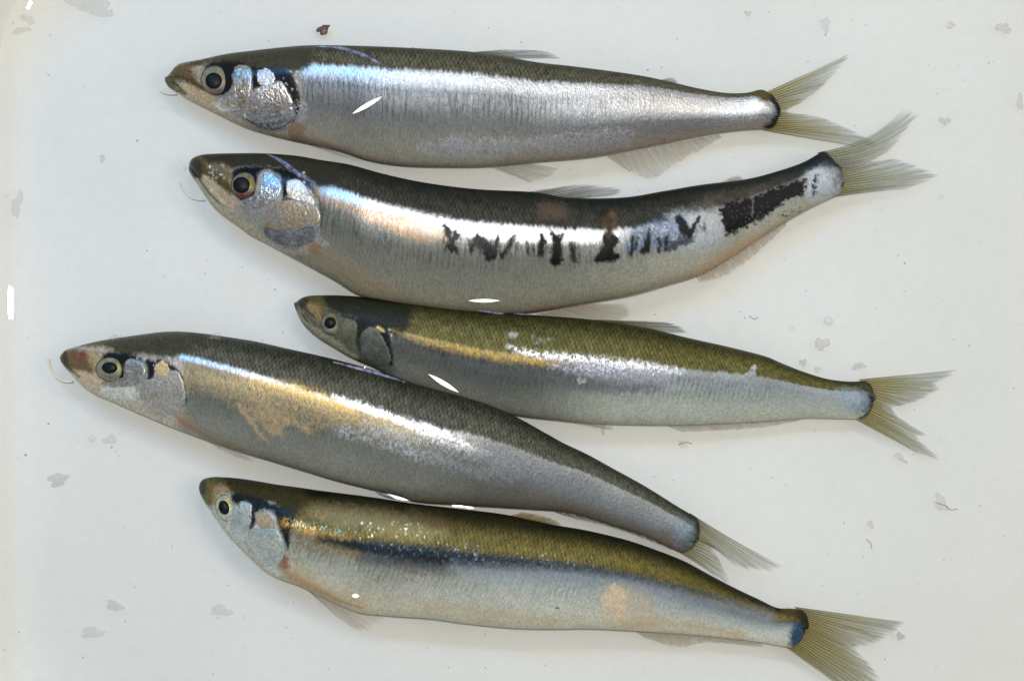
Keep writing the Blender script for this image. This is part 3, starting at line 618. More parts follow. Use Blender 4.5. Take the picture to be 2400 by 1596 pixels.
f2.fin('dorsal_fin', C(1235,452, 1275,455, 1320,463, 1350,465), C(1340,433, 1405,434, 1458,446, 1430,460), 9, .0080, .0078, (120, 112, 84), (96, 92, 70), (70, 70, 60), .6, .5, fray=.1)
f2.fin('pelvic_fin', C(1256,735, 1290,728, 1330,720, 1366,712), C(1300,757, 1400,752, 1470,742, 1472,712), 9, .0066, .0062, (196, 176, 146), (200, 190, 166), (204, 198, 180), .6, .5, fray=.04, raymat=RAYP)
f2.fin('anal_fin', C(1630,645, 1700,609, 1773,560, 1842,518), C(1640,664, 1706,644, 1766,600, 1842,530), 13, .0055, .0035, (196, 160, 116), (202, 180, 146), (204, 194, 172), .6, .4, fray=.05, raymat=RAYP)
f2.fin('pectoral_fin', C(728,575, 734,584, 738,592, 740,602), C(930,680, 934,692, 908,700, 860,690), 8, 0, 0, (184, 154, 120), (188, 170, 140), (190, 178, 156), .3, .18, over=True, raymat=RAYP, r0=.00008)
f2.fin('adipose_fin', C(1684,432, 1700,429, 1725,425, 1738,423), C(1702,420, 1716,414, 1736,412, 1742,420), 2, .006, .0055, (150, 120, 100), (170, 140, 120), (180, 156, 140), .6, .4, rays=False)

# ------------------------------------------------------------------ fish 3, small and olive, on the right
top3 = C(690,716, 694,709, 706,699, 721,694, 772,692, 810,693, 861,697, 925,704, 970,709, 1015,717, 1130,731, 1244,738, 1397,750, 1512,768, 1627,795, 1704,812, 1800,837, 1825,848, 1883,871, 1940,888, 1990,894, 2024,893)
bot3 = C(690,716, 692,724, 698,738, 708,757, 727,778, 747,794, 778,813, 810,832, 836,845, 874,861, 920,884, 960,900, 1020,921, 1090,944, 1160,964, 1225,976, 1321,986, 1436,994, 1550,996, 1665,993, 1800,986, 1883,980, 1959,981, 2015,982)
s3 = dict(seed=33, label='smaller olive-backed fish with pale belly, lying right of centre', bulge=28,
    fb=[(0, .3), (.15, .36), (.25, .40), (.45, .40), (.6, .37), (.8, .32), (1, .25)], back=(112, 108, 58), back_edge=(66, 66, 34), net=.55, stripe=.8,
    flank=[(0, (139, 129, 99), .5, .4), (.1, (105, 102, 88), .5, .42), (.2, (88, 90, 85), .45, .42), (.34, (93, 96, 90), .12, .5), (.6, (112, 116, 106), .05, .5), (1, (142, 143, 129), 0, .5)],
    flank2=[(0, (158, 166, 172), .5, .45), (.18, (158, 166, 170), .25, .45), (.45, (172, 181, 173), .05, .5), (.8, (187, 194, 179), 0, .5), (1, (195, 198, 179), 0, .5)], blend=(.42, .62),
    mouth=(C(689,708, 704,712, 718,728, 735,742), 2.2, .00025),
    marks=[
     ('poly', C(680,680, 900,680, 915,780, 925,870, 860,890, 680,800), (104, 106, 90), .1, .5, dict(soft=9, smooth=False)),
     ('poly', C(690,705, 720,690, 800,690, 760,715, 770,735, 742,745, 720,725), (106, 94, 60), .05, .5, dict(soft=7)),
     ('poly', C(760,692, 960,690, 960,760, 925,790, 880,770, 840,790, 838,750, 810,740, 790,735, 762,715), (46, 48, 34), .05, .45, dict(soft=7)),
     ('poly', C(800,740, 840,748, 900,760, 916,800, 918,850, 900,800, 880,770, 850,770, 845,830, 836,800, 836,760), (26, 32, 32), .1, .35, dict(soft=5, wet=.2)),
     ('poly', C(690,712, 705,698, 722,700, 722,716, 706,722, 697,728), (56, 56, 36), 0, .4, dict(soft=4, wet=.3)),
     ('poly', C(720,715, 745,715, 755,735, 752,760, 740,750), (150, 130, 92), 0, .5, dict(soft=6)),
     ('line', C(700,735, 725,765, 770,800, 830,838), 8, (168, 166, 140), .0, .5, dict(soft=5)),
     ('poly', C(740,770, 765,785, 790,800, 800,815, 770,806, 745,785), (172, 168, 146), .05, .5, dict(soft=6)),
     ('line', C(892,768, 908,800, 916,850), 5, (18, 22, 22), .05, .4, dict(soft=4)),
     ('line', C(884,766, 898,776), 2.5, (206, 192, 130), .5, .35, dict(soft=3)),  # gold glint painted at the upper gill
     ('line', C(912,770, 918,796), 2, (206, 206, 196), .5, .35, dict(soft=3, speck=.4)),
     ('line', C(920,776, 975,795, 1040,810, 1110,826, 1180,838, 1260,848, 1310,856), [2, 4, 7, 8, 9, 7, 2], (172, 146, 78), .5, .42, dict(soft=7, warp=8, speck=.36)),
     ('line', C(1190,812, 1240,828, 1320,836, 1420,846, 1520,860, 1600,872), [2, 6, 7, 9, 9, 4], (214, 219, 226), .9, .36, dict(soft=7, warp=7, speck=.40)),
     ('line', C(1290,858, 1400,870, 1500,884, 1560,892), [3, 16, 22, 16], (180, 178, 196), .8, .34, dict(soft=9, warp=8, speck=.44)),
     ('line', C(1060,840, 1160,868, 1280,885, 1420,905, 1540,910), [6, 14, 14, 14, 6], (104, 108, 112), .5, .42, dict(soft=10, op=.6, warp=8)),
     ('line', C(930,800, 1050,860, 1180,905), 14, (104, 106, 104), .25, .5, dict(soft=14, op=.6)),
     ('poly', C(1193,781, 1214,782, 1210,792, 1194,790), (190, 198, 190), .1, .4, dict(soft=3)),
     ('dots', C(1240,785, 1290,805), 10, 4, (150, 160, 160), 4),
     ('line', C(1960,890, 2010,905, 2040,925), 6, (48, 54, 44), .05, .5, dict(soft=8, warp=5, op=.8)),
     ('poly', C(1960,915, 2025,918, 2045,940, 2030,968, 1990,960), (150, 166, 182), .3, .4, dict(soft=9, speck=.38)),
     ('line', C(2042,930, 2042,960, 2018,982), 4, (40, 46, 44), .05, .5, dict(soft=5, warp=5)),
    ])
f3 = Fish(top3, bot3, s3)
f3.eye((776, 759), (23, 26), (774, 757), (13.5, 13.5), tilt=-10, col=(146, 144, 120), inner=(140, 130, 70), low=(176, 176, 160), blush=.25)
f3.plate('cheek_plate', C(808,747, 818,745, 835,758, 835,778, 831,796, 810,795, 801,772), (122, 122, 108), .25, .45, .0002, (106, 104, 90))
f3.plate('gill_cover', C(852,773, 879,768, 897,791, 912,823, 915,849, 887,859, 855,842, 846,810), (112, 115, 104), .25, .42, .0003, (88, 92, 90))
f3.plate('lower_jaw', C(690,716, 694,708, 700,710, 704,722, 716,742, 728,758, 712,746, 698,730), (70, 72, 48), .05, .4, .0003, (140, 138, 108), grain=.3)
f3.fin('tail_fin', C(2026,894, 2048,915, 2049,945, 2040,962, 2014,983), C(2246,866, 2222,884, 2192,900, 2204,909, 2170,930, 2131,947, 2092,958, 2116,984, 2168,1018, 2150,1024, 2204,1076, 2150,1062), 22, f3.zc[-1], .0030, (192, 174, 70), (160, 156, 90), (126, 138, 136), .85, .5, inset=13)
f3.fin('dorsal_fin', C(1395,750, 1430,755, 1470,762, 1505,768), C(1512,752, 1575,758, 1616,777, 1560,780), 8, .0072, .0072, (140, 118, 50), (110, 98, 50), (84, 80, 56), .75, .6, fray=.1)
f3.fin('anal_fin', C(1560,996, 1650,993, 1760,989, 1870,981), C(1600,1012, 1690,1008, 1790,1001, 1880,984), 9, .005, .0032, (190, 178, 158), (192, 184, 168), (196, 190, 176), .5, .35, fray=.05, raymat=RAYP)
f3.fin('pelvic_fin', C(1310,986, 1340,988, 1370,990, 1395,992), C(1392,999, 1420,1006, 1436,1006, 1440,998), 4, .005, .0035, (186, 174, 150), (190, 180, 160), (196, 190, 176), .5, .3, fray=.1, raymat=RAYP)

# ------------------------------------------------------------------ fish 4, gold patch, lower left to centre
top4 = C(140,838, 143,832, 152,822, 173,814, 206,805, 249,796, 289,790, 339,783, 380,778, 422,777, 480,782, 521,788, 598,800, 674,817, 751,834, 827,853, 904,876, 977,901, 1053,920, 1149,948, 1218,981, 1283,1017, 1321,1038, 1378,1065, 1436,1097, 1512,1139, 1589,1187, 1630,1211)
bot4 = C(140,838, 142,846, 150,858, 160,869, 173,883, 196,906, 223,924, 256,938, 306,960, 355,981, 405,1002, 440,1015, 483,1031, 559,1057, 636,1080, 712,1103, 789,1126, 865,1145, 942,1164, 965,1173, 1053,1181, 1168,1188, 1244,1193, 1321,1199, 1370,1210, 1436,1231, 1512,1256, 1588,1292)
s4 = dict(seed=44, label='long fish with a broad golden patch, its snout nearest the left wall', bulge=26, lift=.0004,
    fb=[(0, .2), (.2, .24), (.4, .31), (.6, .31), (.8, .28), (1, .22)], back=(96, 96, 82), back_edge=(64, 66, 52), net=.62, stripe=.35,
    flank=[(0, (214, 216, 220), .9, .36), (.08, (149, 136, 114), .5, .42), (.3, (137, 135, 125), .35, .45), (.45, (123, 126, 118), .12, .5), (.75, (142, 145, 135), .05, .5), (1, (157, 155, 139), 0, .5)],
    flank2=[(0, (139, 144, 148), .75, .42), (.22, (137, 142, 144), .55, .46), (.45, (124, 127, 126), .25, .5), (.75, (120, 118, 110), .08, .5), (1, (117, 111, 97), 0, .5)], blend=(.5, .72),
    mouth=(C(138,842, 150,848, 168,868, 186,884), 2.2, .00025),
    marks=[
     ('poly', C(120,770, 400,770, 428,830, 436,930, 424,1020, 120,900), (192, 186, 172), .12, .5, dict(soft=9, smooth=False)),
     ('poly', C(180,810, 290,786, 430,770, 450,810, 425,835, 380,838, 330,830, 290,838, 250,815), (74, 74, 56), .05, .45, dict(soft=7)),
     ('poly', C(232,838, 250,826, 290,828, 330,838, 342,850, 372,842, 410,860, 428,905, 400,868, 372,858, 358,880, 362,892, 340,896, 340,862, 320,850, 300,850, 294,890, 270,898, 240,880, 228,855), (26, 32, 32), .1, .32, dict(soft=4, wet=.5)),
     ('poly', C(300,846, 345,854, 352,888, 400,872, 432,910, 425,965, 380,975, 330,940, 296,910), (178, 181, 178), .4, .4, dict(soft=5)),
     ('line', C(348,848, 354,868, 348,890), [6, 8, 3], (28, 33, 33), .1, .32, dict(soft=3)),
     ('poly', C(140,838, 152,820, 172,816, 210,830, 225,862, 215,876, 190,868, 165,870, 150,858), (112, 92, 64), .05, .45, dict(soft=7, wet=.3)),
     ('poly', C(176,832, 190,825, 206,830, 202,842, 184,842), (128, 74, 66), 0, .45, dict(soft=7, warp=6, op=.85)),
     ('poly', C(206,824, 232,822, 236,850, 226,868, 212,852), (178, 158, 124), 0, .5, dict(soft=7)),
     ('poly', C(138,840, 146,826, 156,824, 158,840, 164,866, 152,858), (54, 54, 34), 0, .4, dict(soft=4, wet=.3)),
     ('dots', C(150,842, 220,878), 70, 2.0, (96, 88, 36), 3),
     ('poly', C(172,870, 215,876, 250,890, 235,905, 195,898), (206, 186, 156), .1, .5, dict(soft=5)),
     ('poly', C(235,908, 270,905, 315,905, 326,922, 312,938, 270,938, 240,925), (206, 212, 202), .05, .5, dict(soft=6)),
     ('line', C(165,880, 215,920, 300,955, 400,998), 5, (206, 194, 168), .0, .5, dict(soft=4, op=.8)),
     ('poly', C(205,796, 250,790, 250,800, 206,812), (108, 100, 52), 0, .5, dict(soft=4, op=.7)),
     ('line', C(402,856, 424,880, 434,920, 436,950), 2.6, (70, 66, 58), .05, .4, dict()),
     ('poly', C(408,968, 430,972, 452,990, 460,1004, 430,1006, 412,992), (170, 138, 112), 0, .5, dict(soft=8, op=.75)),
     # band and gold
     ('line', C(425,836, 470,846, 530,862, 610,884, 700,908), [6, 5, 4, 4, 1], (232, 238, 246), .95, .36, dict(soft=5, warp=4, speck=.32)),
     ('poly', C(428,850, 470,862, 560,884, 640,902, 720,918, 800,942, 880,968, 960,1000, 1000,1040, 940,1040, 880,1020, 800,1000, 720,1010, 690,990, 640,1000, 600,972, 560,950, 500,925, 440,910), (184, 164, 118), .45, .42, dict(soft=14, warp=14, op=.8, speck=.46)),
     ('line', C(600,896, 680,912, 760,936, 830,962), [7, 15, 16, 8], (204, 172, 98), .5, .4, dict(soft=12, warp=10, op=.8, speck=.45)),
     ('line', C(480,890, 560,915, 620,945), 16, (196, 180, 146), .5, .4, dict(soft=12, op=.6, speck=.45)),
     ('line', C(560,948, 590,990, 612,1020, 630,1036), [7, 6, 4, 1.5], (200, 174, 138), .2, .45, dict(soft=3, warp=5, op=.85)),
     ('poly', C(580,960, 640,960, 700,985, 728,1000, 726,1016, 708,1016, 700,998, 668,1000, 660,1022, 640,1018, 616,1000), (200, 176, 140), .2, .45, dict(soft=6, warp=8, op=.7, speck=.38)),
     ('dots', C(585,930, 670,990), 16, 6, (150, 142, 122), 8),
     ('line', C(780,930, 850,952, 930,980, 1010,1012, 1080,1042, 1140,1064), [3, 7, 8, 13, 12, 4], (232, 237, 244), .95, .34, dict(soft=7, warp=8, speck=.36)),
     ('line', C(930,968, 990,1000, 1060,1040), 2, (60, 60, 50), .3, .45, dict(soft=5, warp=6, op=.7)),
     ('line', C(860,1000, 960,1040, 1080,1080, 1200,1110), [10, 24, 26, 18], (176, 182, 186), .7, .4, dict(soft=14, warp=10, speck=.46)),
     ('line', C(1000,1040, 1080,1078, 1140,1090), 9, (92, 74, 56), .3, .45, dict(soft=8, op=.6, speck=.5)),
     ('line', C(800,1010, 900,1040, 980,1070), 10, (200, 208, 214), .7, .4, dict(soft=10, speck=.52)),
     ('line', C(1120,1060, 1250,1110, 1400,1170, 1540,1230), [16, 22, 20, 14], (156, 163, 168), .6, .42, dict(soft=14, op=.7)),
     ('line', C(900,1150, 1050,1172, 1250,1184, 1400,1208, 1560,1268), 9, (104, 98, 82), .05, .5, dict(soft=16, op=.6)),
     ('poly', C(1570,1215, 1612,1220, 1636,1250, 1624,1286, 1590,1276, 1578,1240), (132, 152, 162), .35, .38, dict(soft=14, wet=.3, speck=.38, op=.8)),
     ('line', C(1608,1198, 1634,1222, 1640,1255, 1628,1284), 5, (40, 44, 36), .05, .5, dict(soft=6, warp=5)),
     ('poly', C(1540,1268, 1578,1278, 1588,1292, 1548,1282), (140, 86, 78), 0, .5, dict(soft=6, op=.6)),
     ('dots', C(320,838, 420,862), 26, 2.2, (220, 232, 226), 12, .8, .3),  # pale glints painted behind the eye
    ], tailbase=(60, 70, 70))
f4 = Fish(top4, bot4, s4)
f4.eye((261, 866), (36, 28), (257, 862), (18.5, 13.5), tilt=4, col=(158, 157, 138), inner=(156, 152, 92), low=(130, 126, 110))
f4.plate('cheek_plate', C(299,842, 335,853, 339,876, 330,896, 297,906, 256,906, 236,896, 266,899, 292,880), (190, 188, 182), .6, .34, .0002, (160, 166, 164), grain=.45)
f4.plate('upper_gill_plate', C(362,860, 379,845, 395,856, 395,873, 384,883, 369,878), (222, 190, 136), .3, .42, .00035, (226, 206, 180))
f4.plate('gill_cover', C(339,893, 372,884, 398,868, 418,871, 432,909, 433,942, 422,962, 397,974, 355,959, 334,926), (188, 192, 190), .45, .38, .0003, (186, 178, 166), grain=.35)
f4.thread('chin_filament', C(113,842, 117,862, 132,884, 150,893, 170,894), .0060, .0064, .00028, FILAM)
f4.fin('tail_fin', C(1628,1210, 1642,1240, 1636,1266, 1622,1284, 1590,1293), C(1846,1330, 1800,1338, 1766,1333, 1730,1328, 1696,1300, 1668,1276, 1684,1306, 1700,1336, 1712,1366, 1668,1346), 20, f4.zc[-1], .0072, (172, 160, 88), (156, 152, 100), (122, 130, 112), .7, .45, bend=[.08, 0, 0, -.1], inset=13)
f4.fin('anal_fin', C(1300,1197, 1380,1212, 1460,1238, 1560,1276), C(1350,1216, 1420,1232, 1490,1254, 1575,1288), 11, .0070, .0066, (120, 110, 84), (130, 120, 96), (150, 142, 120), .6, .4, fray=.06)
f4.fin('pectoral_fin', C(412,974, 420,982, 430,992, 440,1003), C(560,1052, 600,1070, 590,1080, 540,1066), 7, 0, 0, (176, 126, 96), (184, 164, 140), (190, 180, 160), .5, .3, over=True, raymat=RAYP, r0=.00008)

# ------------------------------------------------------------------ fish 5, olive gold, at the bottom
top5 = C(466,1142, 468,1133, 475,1124, 495,1118, 526,1118, 561,1121, 595,1126, 647,1135, 698,1142, 745,1149, 860,1164, 974,1181, 1089,1194, 1184,1206, 1300,1230, 1376,1243, 1472,1266, 1529,1285, 1605,1315, 1663,1346, 1720,1376, 1777,1403, 1823,1424, 1850,1425, 1873,1427)
bot5 = C(466,1142, 468,1152, 475,1168, 492,1195, 509,1220, 536,1256, 561,1282, 595,1315, 621,1337, 650,1353, 704,1373, 750,1396, 794,1416, 841,1434, 902,1441, 1010,1449, 1083,1459, 1191,1470, 1299,1473, 1371,1472, 1479,1477, 1529,1480, 1605,1485, 1682,1492, 1758,1501, 1850,1517)
s5 = dict(seed=55, label='olive gold-backed fish at the bottom edge with pale spot near its tail', bulge=26,
    fb=[(0, .3), (.15, .36), (.22, .36), (.45, .36), (.6, .31), (.8, .36), (.92, .40), (1, .3)], back=(118, 108, 52), back_edge=(34, 34, 16), net=.5, stripe=.45,
    flank=[(0, (128, 122, 90), .4, .42), (.1, (108, 106, 96), .3, .45), (.25, (154, 156, 142), .1, .5), (.5, (182, 184, 170), .03, .5), (.8, (205, 203, 182), 0, .5), (1, (200, 195, 174), 0, .5)],
    flank2=[(0, (66, 76, 80), .3, .42), (.12, (122, 132, 134), .2, .45), (.28, (172, 183, 179), .06, .5), (.55, (199, 202, 191), 0, .5), (.85, (207, 206, 187), 0, .5), (1, (200, 195, 176), 0, .5)], blend=(.3, .6),
    marks=[
     ('poly', C(450,1100, 640,1100, 670,1200, 676,1290, 650,1370, 450,1240), (200, 206, 196), .1, .5, dict(soft=8, smooth=False)),
     ('poly', C(460,1140, 480,1116, 560,1114, 700,1130, 720,1180, 670,1210, 640,1180, 600,1180, 560,1172, 530,1150, 500,1160, 490,1180, 472,1160), (66, 60, 36), .05, .5, dict(soft=8)),
     ('poly', C(540,1158, 600,1165, 660,1190, 690,1200, 680,1250, 672,1280, 664,1262, 650,1225, 640,1200, 610,1196, 600,1225, 585,1240, 590,1190, 576,1174, 556,1186), (28, 32, 28), .05, .4, dict(soft=5, wet=.2)),
     ('poly', C(560,1182, 590,1186, 594,1240, 660,1252, 664,1300, 620,1328, 576,1280, 540,1236), (182, 194, 192), .3, .42, dict(soft=5)),
     ('line', C(592,1190, 594,1215, 586,1240), [4, 4, 2], (40, 46, 44), .1, .4, dict(soft=3)),
     ('poly', C(466,1146, 480,1122, 515,1124, 530,1140, 510,1155, 500,1185, 488,1188, 474,1166), (110, 102, 62), .0, .5, dict(soft=7)),
     ('poly', C(464,1146, 470,1130, 480,1124, 482,1150, 476,1166), (64, 66, 50), 0, .45, dict(soft=5)),
     ('poly', C(505,1140, 530,1138, 535,1152, 510,1160, 500,1180, 496,1165), (160, 138, 104), 0, .5, dict(soft=7)),
     ('line', C(484,1190, 520,1240, 570,1292, 630,1342), 5, (198, 192, 174), .0, .5, dict(soft=4)),
     ('line', C(578,1180, 584,1220, 574,1262), 2, (120, 112, 96), .0, .5, dict(soft=3)),
     ('line', C(648,1190, 660,1225, 672,1262, 674,1285), [5, 6, 6, 3], (26, 28, 28), .05, .4, dict(soft=5)),
     ('poly', C(655,1300, 672,1295, 682,1340, 730,1365, 800,1408, 780,1408, 720,1382, 660,1340, 650,1322), (172, 132, 102), 0, .5, dict(soft=8, op=.7)),
     ('poly', C(656,1308, 672,1302, 676,1332, 660,1328), (140, 84, 68), 0, .5, dict(soft=6, op=.7)),
     ('line', C(740,1380, 800,1408, 850,1424), 1.6, (120, 100, 74), 0, .5, dict(soft=2, op=.8)),
     ('line', C(690,1345, 760,1390, 850,1420), 18, (200, 170, 116), 0, .5, dict(soft=20, op=.5)),
     ('poly', C(720,1190, 800,1185, 900,1195, 1000,1225, 1050,1250, 960,1262, 860,1240, 760,1225), (176, 164, 124), .35, .4, dict(soft=18, op=.5)),
     ('line', C(780,1160, 900,1178, 1050,1198, 1180,1216, 1260,1236), [8, 10, 12, 10, 5], (44, 40, 18), .0, .5, dict(soft=14, warp=10, op=.7)),
     ('poly', C(960,1195, 1020,1205, 1060,1225, 1040,1240, 990,1225), (104, 88, 60), .0, .5, dict(soft=12, warp=10, op=.6)),
     ('line', C(664,1222, 700,1236, 750,1252, 800,1264, 850,1276), [9, 13, 14, 12, 4], (186, 146, 74), .5, .4, dict(soft=8, warp=9, speck=.44)),
     ('line', C(680,1222, 740,1232, 800,1248), 6, (150, 196, 190), .8, .32, dict(soft=6, speck=.60)),
     ('line', C(700,1270, 760,1284, 830,1296), 12, (150, 126, 84), .4, .42, dict(soft=10, speck=.5)),
     ('line', C(745,1262, 840,1278, 900,1288, 980,1298, 1080,1309, 1200,1319, 1300,1327, 1420,1341, 1560,1368, 1700,1408, 1800,1446), [4, 13, 20, 23, 21, 16, 12, 9, 7, 6, 4], (30, 40, 50), .35, .36, dict(soft=8, warp=6)),
     ('line', C(850,1308, 950,1322, 1060,1336), 12, (84, 88, 92), .3, .42, dict(soft=12, op=.7)),
     ('dots', C(700,1225, 870,1262), 34, 2.6, (140, 170, 158), 21, .7, .32),
     ('dots', C(850,1270, 1120,1318), 90, 2.6, (96, 124, 138), 22, .9, .3),
     ('dots', C(1000,1296, 1400,1335), 60, 2.4, (120, 142, 150), 23, .9, .3),
     ('dots', C(830,1222, 1000,1262), 34, 2.8, (236, 236, 226), 24, .9, .26, .5),
     ('line', C(960,1340, 1000,1346), 3, (130, 80, 66), 0, .5, dict(warp=6, op=.6, speck=.4)),
     ('line', C(1060,1330, 1250,1345, 1450,1366, 1640,1410, 1800,1450), [10, 14, 16, 16, 14], (156, 166, 176), .2, .45, dict(soft=16, op=.6)),
     ('poly', C(1424,1380, 1446,1372, 1468,1390, 1470,1420, 1460,1448, 1440,1450, 1430,1420, 1415,1430), (232, 212, 178), 0, .5, dict(soft=9, warp=8)),
     ('poly', C(1410,1385, 1500,1382, 1540,1430, 1540,1460, 1420,1462), (206, 188, 158), 0, .5, dict(soft=18, warp=8, op=.5)),
     ('line', C(1460,1462, 1600,1462, 1740,1488), 5, (196, 158, 110), 0, .5, dict(soft=10, op=.5)),
     ('line', C(1000,1420, 1150,1440, 1300,1455), 8, (190, 160, 112), 0, .5, dict(soft=16, op=.35)),
     ('dots', C(1305,1424, 1307,1426), 1, 4.5, (60, 58, 50), 2),
     ('poly', C(1840,1430, 1890,1430, 1900,1470, 1880,1512, 1856,1518, 1860,1480, 1868,1450), (52, 46, 24), .0, .5, dict(soft=6, warp=7)),
     ('poly', C(1856,1470, 1876,1462, 1886,1482, 1870,1508, 1856,1512), (66, 104, 140), .5, .34, dict(soft=6, speck=.3, wet=.4)),  # blue highlight painted on the tail base
     ('poly', C(1830,1424, 1860,1418, 1878,1430, 1850,1446), (84, 72, 34), .0, .5, dict(soft=6)),
    ])
f5 = Fish(top5, bot5, s5)
f5.eye((530, 1190), (24, 31.5), (525, 1189), (12.5, 17), tilt=-16, col=(206, 206, 176), inner=(196, 188, 130), low=(196, 204, 196))
f5.plate('cheek_plate', C(564,1176, 579,1176, 590,1184, 586,1221, 578,1265, 571,1270, 549,1250, 545,1232, 558,1212), (176, 192, 192), .4, .4, .0002, (206, 214, 208))
f5.plate('upper_gill_plate', C(598,1200, 623,1198, 635,1210, 647,1238, 628,1238, 609,1236, 600,1219), (196, 176, 144), .3, .42, .0002, (160, 164, 152))
f5.plate('gill_cover', C(585,1243, 609,1238, 647,1241, 662,1269, 666,1298, 652,1320, 626,1327, 595,1307, 578,1274), (178, 192, 192), .3, .42, .0003, (202, 206, 194), grain=.25)
f5.fin('tail_fin', C(1874,1428, 1896,1452, 1898,1490, 1880,1510, 1852,1518), C(2128,1458, 2088,1486, 2046,1510, 2008,1520, 2034,1548, 2056,1578, 2066,1604, 2072,1640, 1992,1626), 24, f5.zc[-1], .0030, (178, 160, 52), (158, 148, 76), (122, 128, 106), .85, .5, inset=13)
f5.fin('dorsal_fin', C(1196,1209, 1225,1215, 1255,1221, 1280,1227), C(1224,1199, 1268,1206, 1308,1222, 1322,1236), 7, .0082, .0086, (170, 142, 62), (176, 150, 80), (150, 130, 76), .85, .6, fray=.08)
f5.fin('pectoral_fin', C(664,1338, 672,1344, 690,1354, 706,1368), C(852,1438, 900,1448, 850,1480, 790,1446), 8, .0050, .0030, (190, 170, 140), (196, 186, 160), (200, 194, 176), .5, .38, fray=.05, raymat=RAYP)
f5.fin('anal_fin', C(1490,1478, 1580,1484, 1670,1491, 1780,1504), C(1510,1493, 1590,1517, 1650,1506, 1792,1516), 12, .0050, .0030, (196, 172, 130), (200, 184, 152), (202, 194, 172), .6, .42, fray=.05, raymat=RAYP)
FISH = [f1, f2, f3, f4, f5]

# ------------------------------------------------------------------ water, with its rise against the fish and the tray wall
WZ = 0.0020
cont = np.concatenate(ALLBODY); cont = cont[np.abs(cont[:, 2] - WZ) < .0011]
kd = KDTree(len(cont))
for i, c in enumerate(cont): kd.insert((c[0], c[1], 0), i)
kd.balance()
NWX, NWY = 330, 240
gx = np.linspace(XL - .0006, XR, NWX); gy = np.linspace(YB, YT, NWY)
# the edge follows the tray wall: clamp the grid into the rounded outline at the water line
o = outline(0.0060)
def clampo(x, y):
    r = RC - .0060; x0, x1, y0, y1 = XL + .0060, XR - .0060, YB + .0060, YT - .0060
    x = np.clip(x, x0, x1); y = np.clip(y, y0, y1)
    cx, cy = np.clip(x, x0 + r, x1 - r), np.clip(y, y0 + r, y1 - r); dx, dy = x - cx, y - cy; d = np.hypot(dx, dy)
    k = np.where(d > r, r / np.maximum(d, 1e-9), 1); x, y = cx + dx * k, cy + dy * k
    return x, y, r - np.hypot(x - cx, y - cy)
gx = np.r_[XL + .0060 + .0001 * np.arange(0, 90), np.linspace(XL + .0151, XR - .0060, NWX)]; gy = np.r_[np.linspace(YB + .0060, YT - .0151, NWY), YT - .0060 - .0001 * np.arange(90)[::-1]]
X, Y = np.meshgrid(gx, gy, indexing='ij'); X, Y, DW = clampo(X, Y)
Z = np.full(X.shape, WZ) + .0022 / .6065 * 1.005 * np.hypot(X + .007, Y - .009) / (H - .003) * np.exp(-.5 * (np.maximum(DW, 0) / .0022) ** 2) * np.where(X < -.05, 1, .5)
dist = np.array([kd.find((x, y, 0))[2] for x, y in zip(X.ravel(), Y.ravel())]).reshape(X.shape)
Z += .0006 * np.exp(-dist / .0020)
wv = np.stack([X, Y, Z], -1)
water = mesh('water', wv.reshape(-1, 3), grid_faces(*X.shape)[:, ::-1], WATER); tag(water, kind='structure')
water['label'] = 'thin sheet of clear water over the tray floor'

# ------------------------------------------------------------------ flat pieces of water added and tilted to mirror the flash as glints
FACET = mat_water('flash_glint', 1.33, 0.18)
def facet(px, ang, ln, wd, label, rough=.25):
    fish = min(FISH, key=lambda q: abs(((q.T + q.B) / 2 - px)).sum(1).min())
    best = None
    for q in FISH:
        h = q.bvh.ray_cast(Vector((0, 0, H)), (Vector(world(np.array([px]), 0.0)[0]) - Vector((0, 0, H))).normalized())
        if h[0] is not None and (best is None or h[0].z > best.z): best = h[0]
    c = np.array(best if best is not None else world(np.array([px]), .004)[0]); c[2] += .0007
    n = (Vector((0, 0, H)) - Vector(c)).normalized() + (FLASH - Vector(c)).normalized(); n.normalize()
    a = math.radians(ang); u = Vector((math.cos(a), math.sin(a), 0)); u = (u - n * u.dot(n)).normalized(); v = n.cross(u)
    K = 26; R = [0, .35, .7, .9, 1.0]; L, Wd = ln * PXM / 2, .75 * wd * PXM / 2; V = []
    for r in R:
        for k in range(K):
            t = 2 * math.pi * k / K; xx, yy = r * math.cos(t) * L, r * math.copysign(math.sin(t) ** 2, math.sin(t)) * Wd
            V.append(Vector(c) + u * xx + v * yy - n * (.0000004 * r * r))
    for k in range(K):
        t = 2 * math.pi * k / K; V.append(Vector(c) + u * math.cos(t) * L * 1.06 + v * math.copysign(math.sin(t) ** 2, math.sin(t)) * Wd * 1.1 - n * .0006)
    F = [tuple(x) for x in grid_faces(6, K, True)]
    F = F[4 * K:] + [tuple(range(4 * K, 5 * K))]; o = mesh('flash_glint', np.array(V), F, FACET, smooth=False)
    tag(o, label, 'water bead', 'flat pieces of water tilted to mirror the flash')
facet((861, 248), 30, 78, 13, 'slanting white glint of water on the top silver fish')
facet((1135, 705), 0, 72, 10, 'level white glint of water on the belly of the black-marked fish')
facet((1040, 898), -31, 82, 14, 'slanting white glint of water between the small olive fish and the golden fish')
facet((932, 1164), -14, 66, 12, 'white glint of water between the golden fish and the bottom fish')
facet((834, 1395), -5, 17, 12, 'small square white glint of water on the belly of the bottom fish')

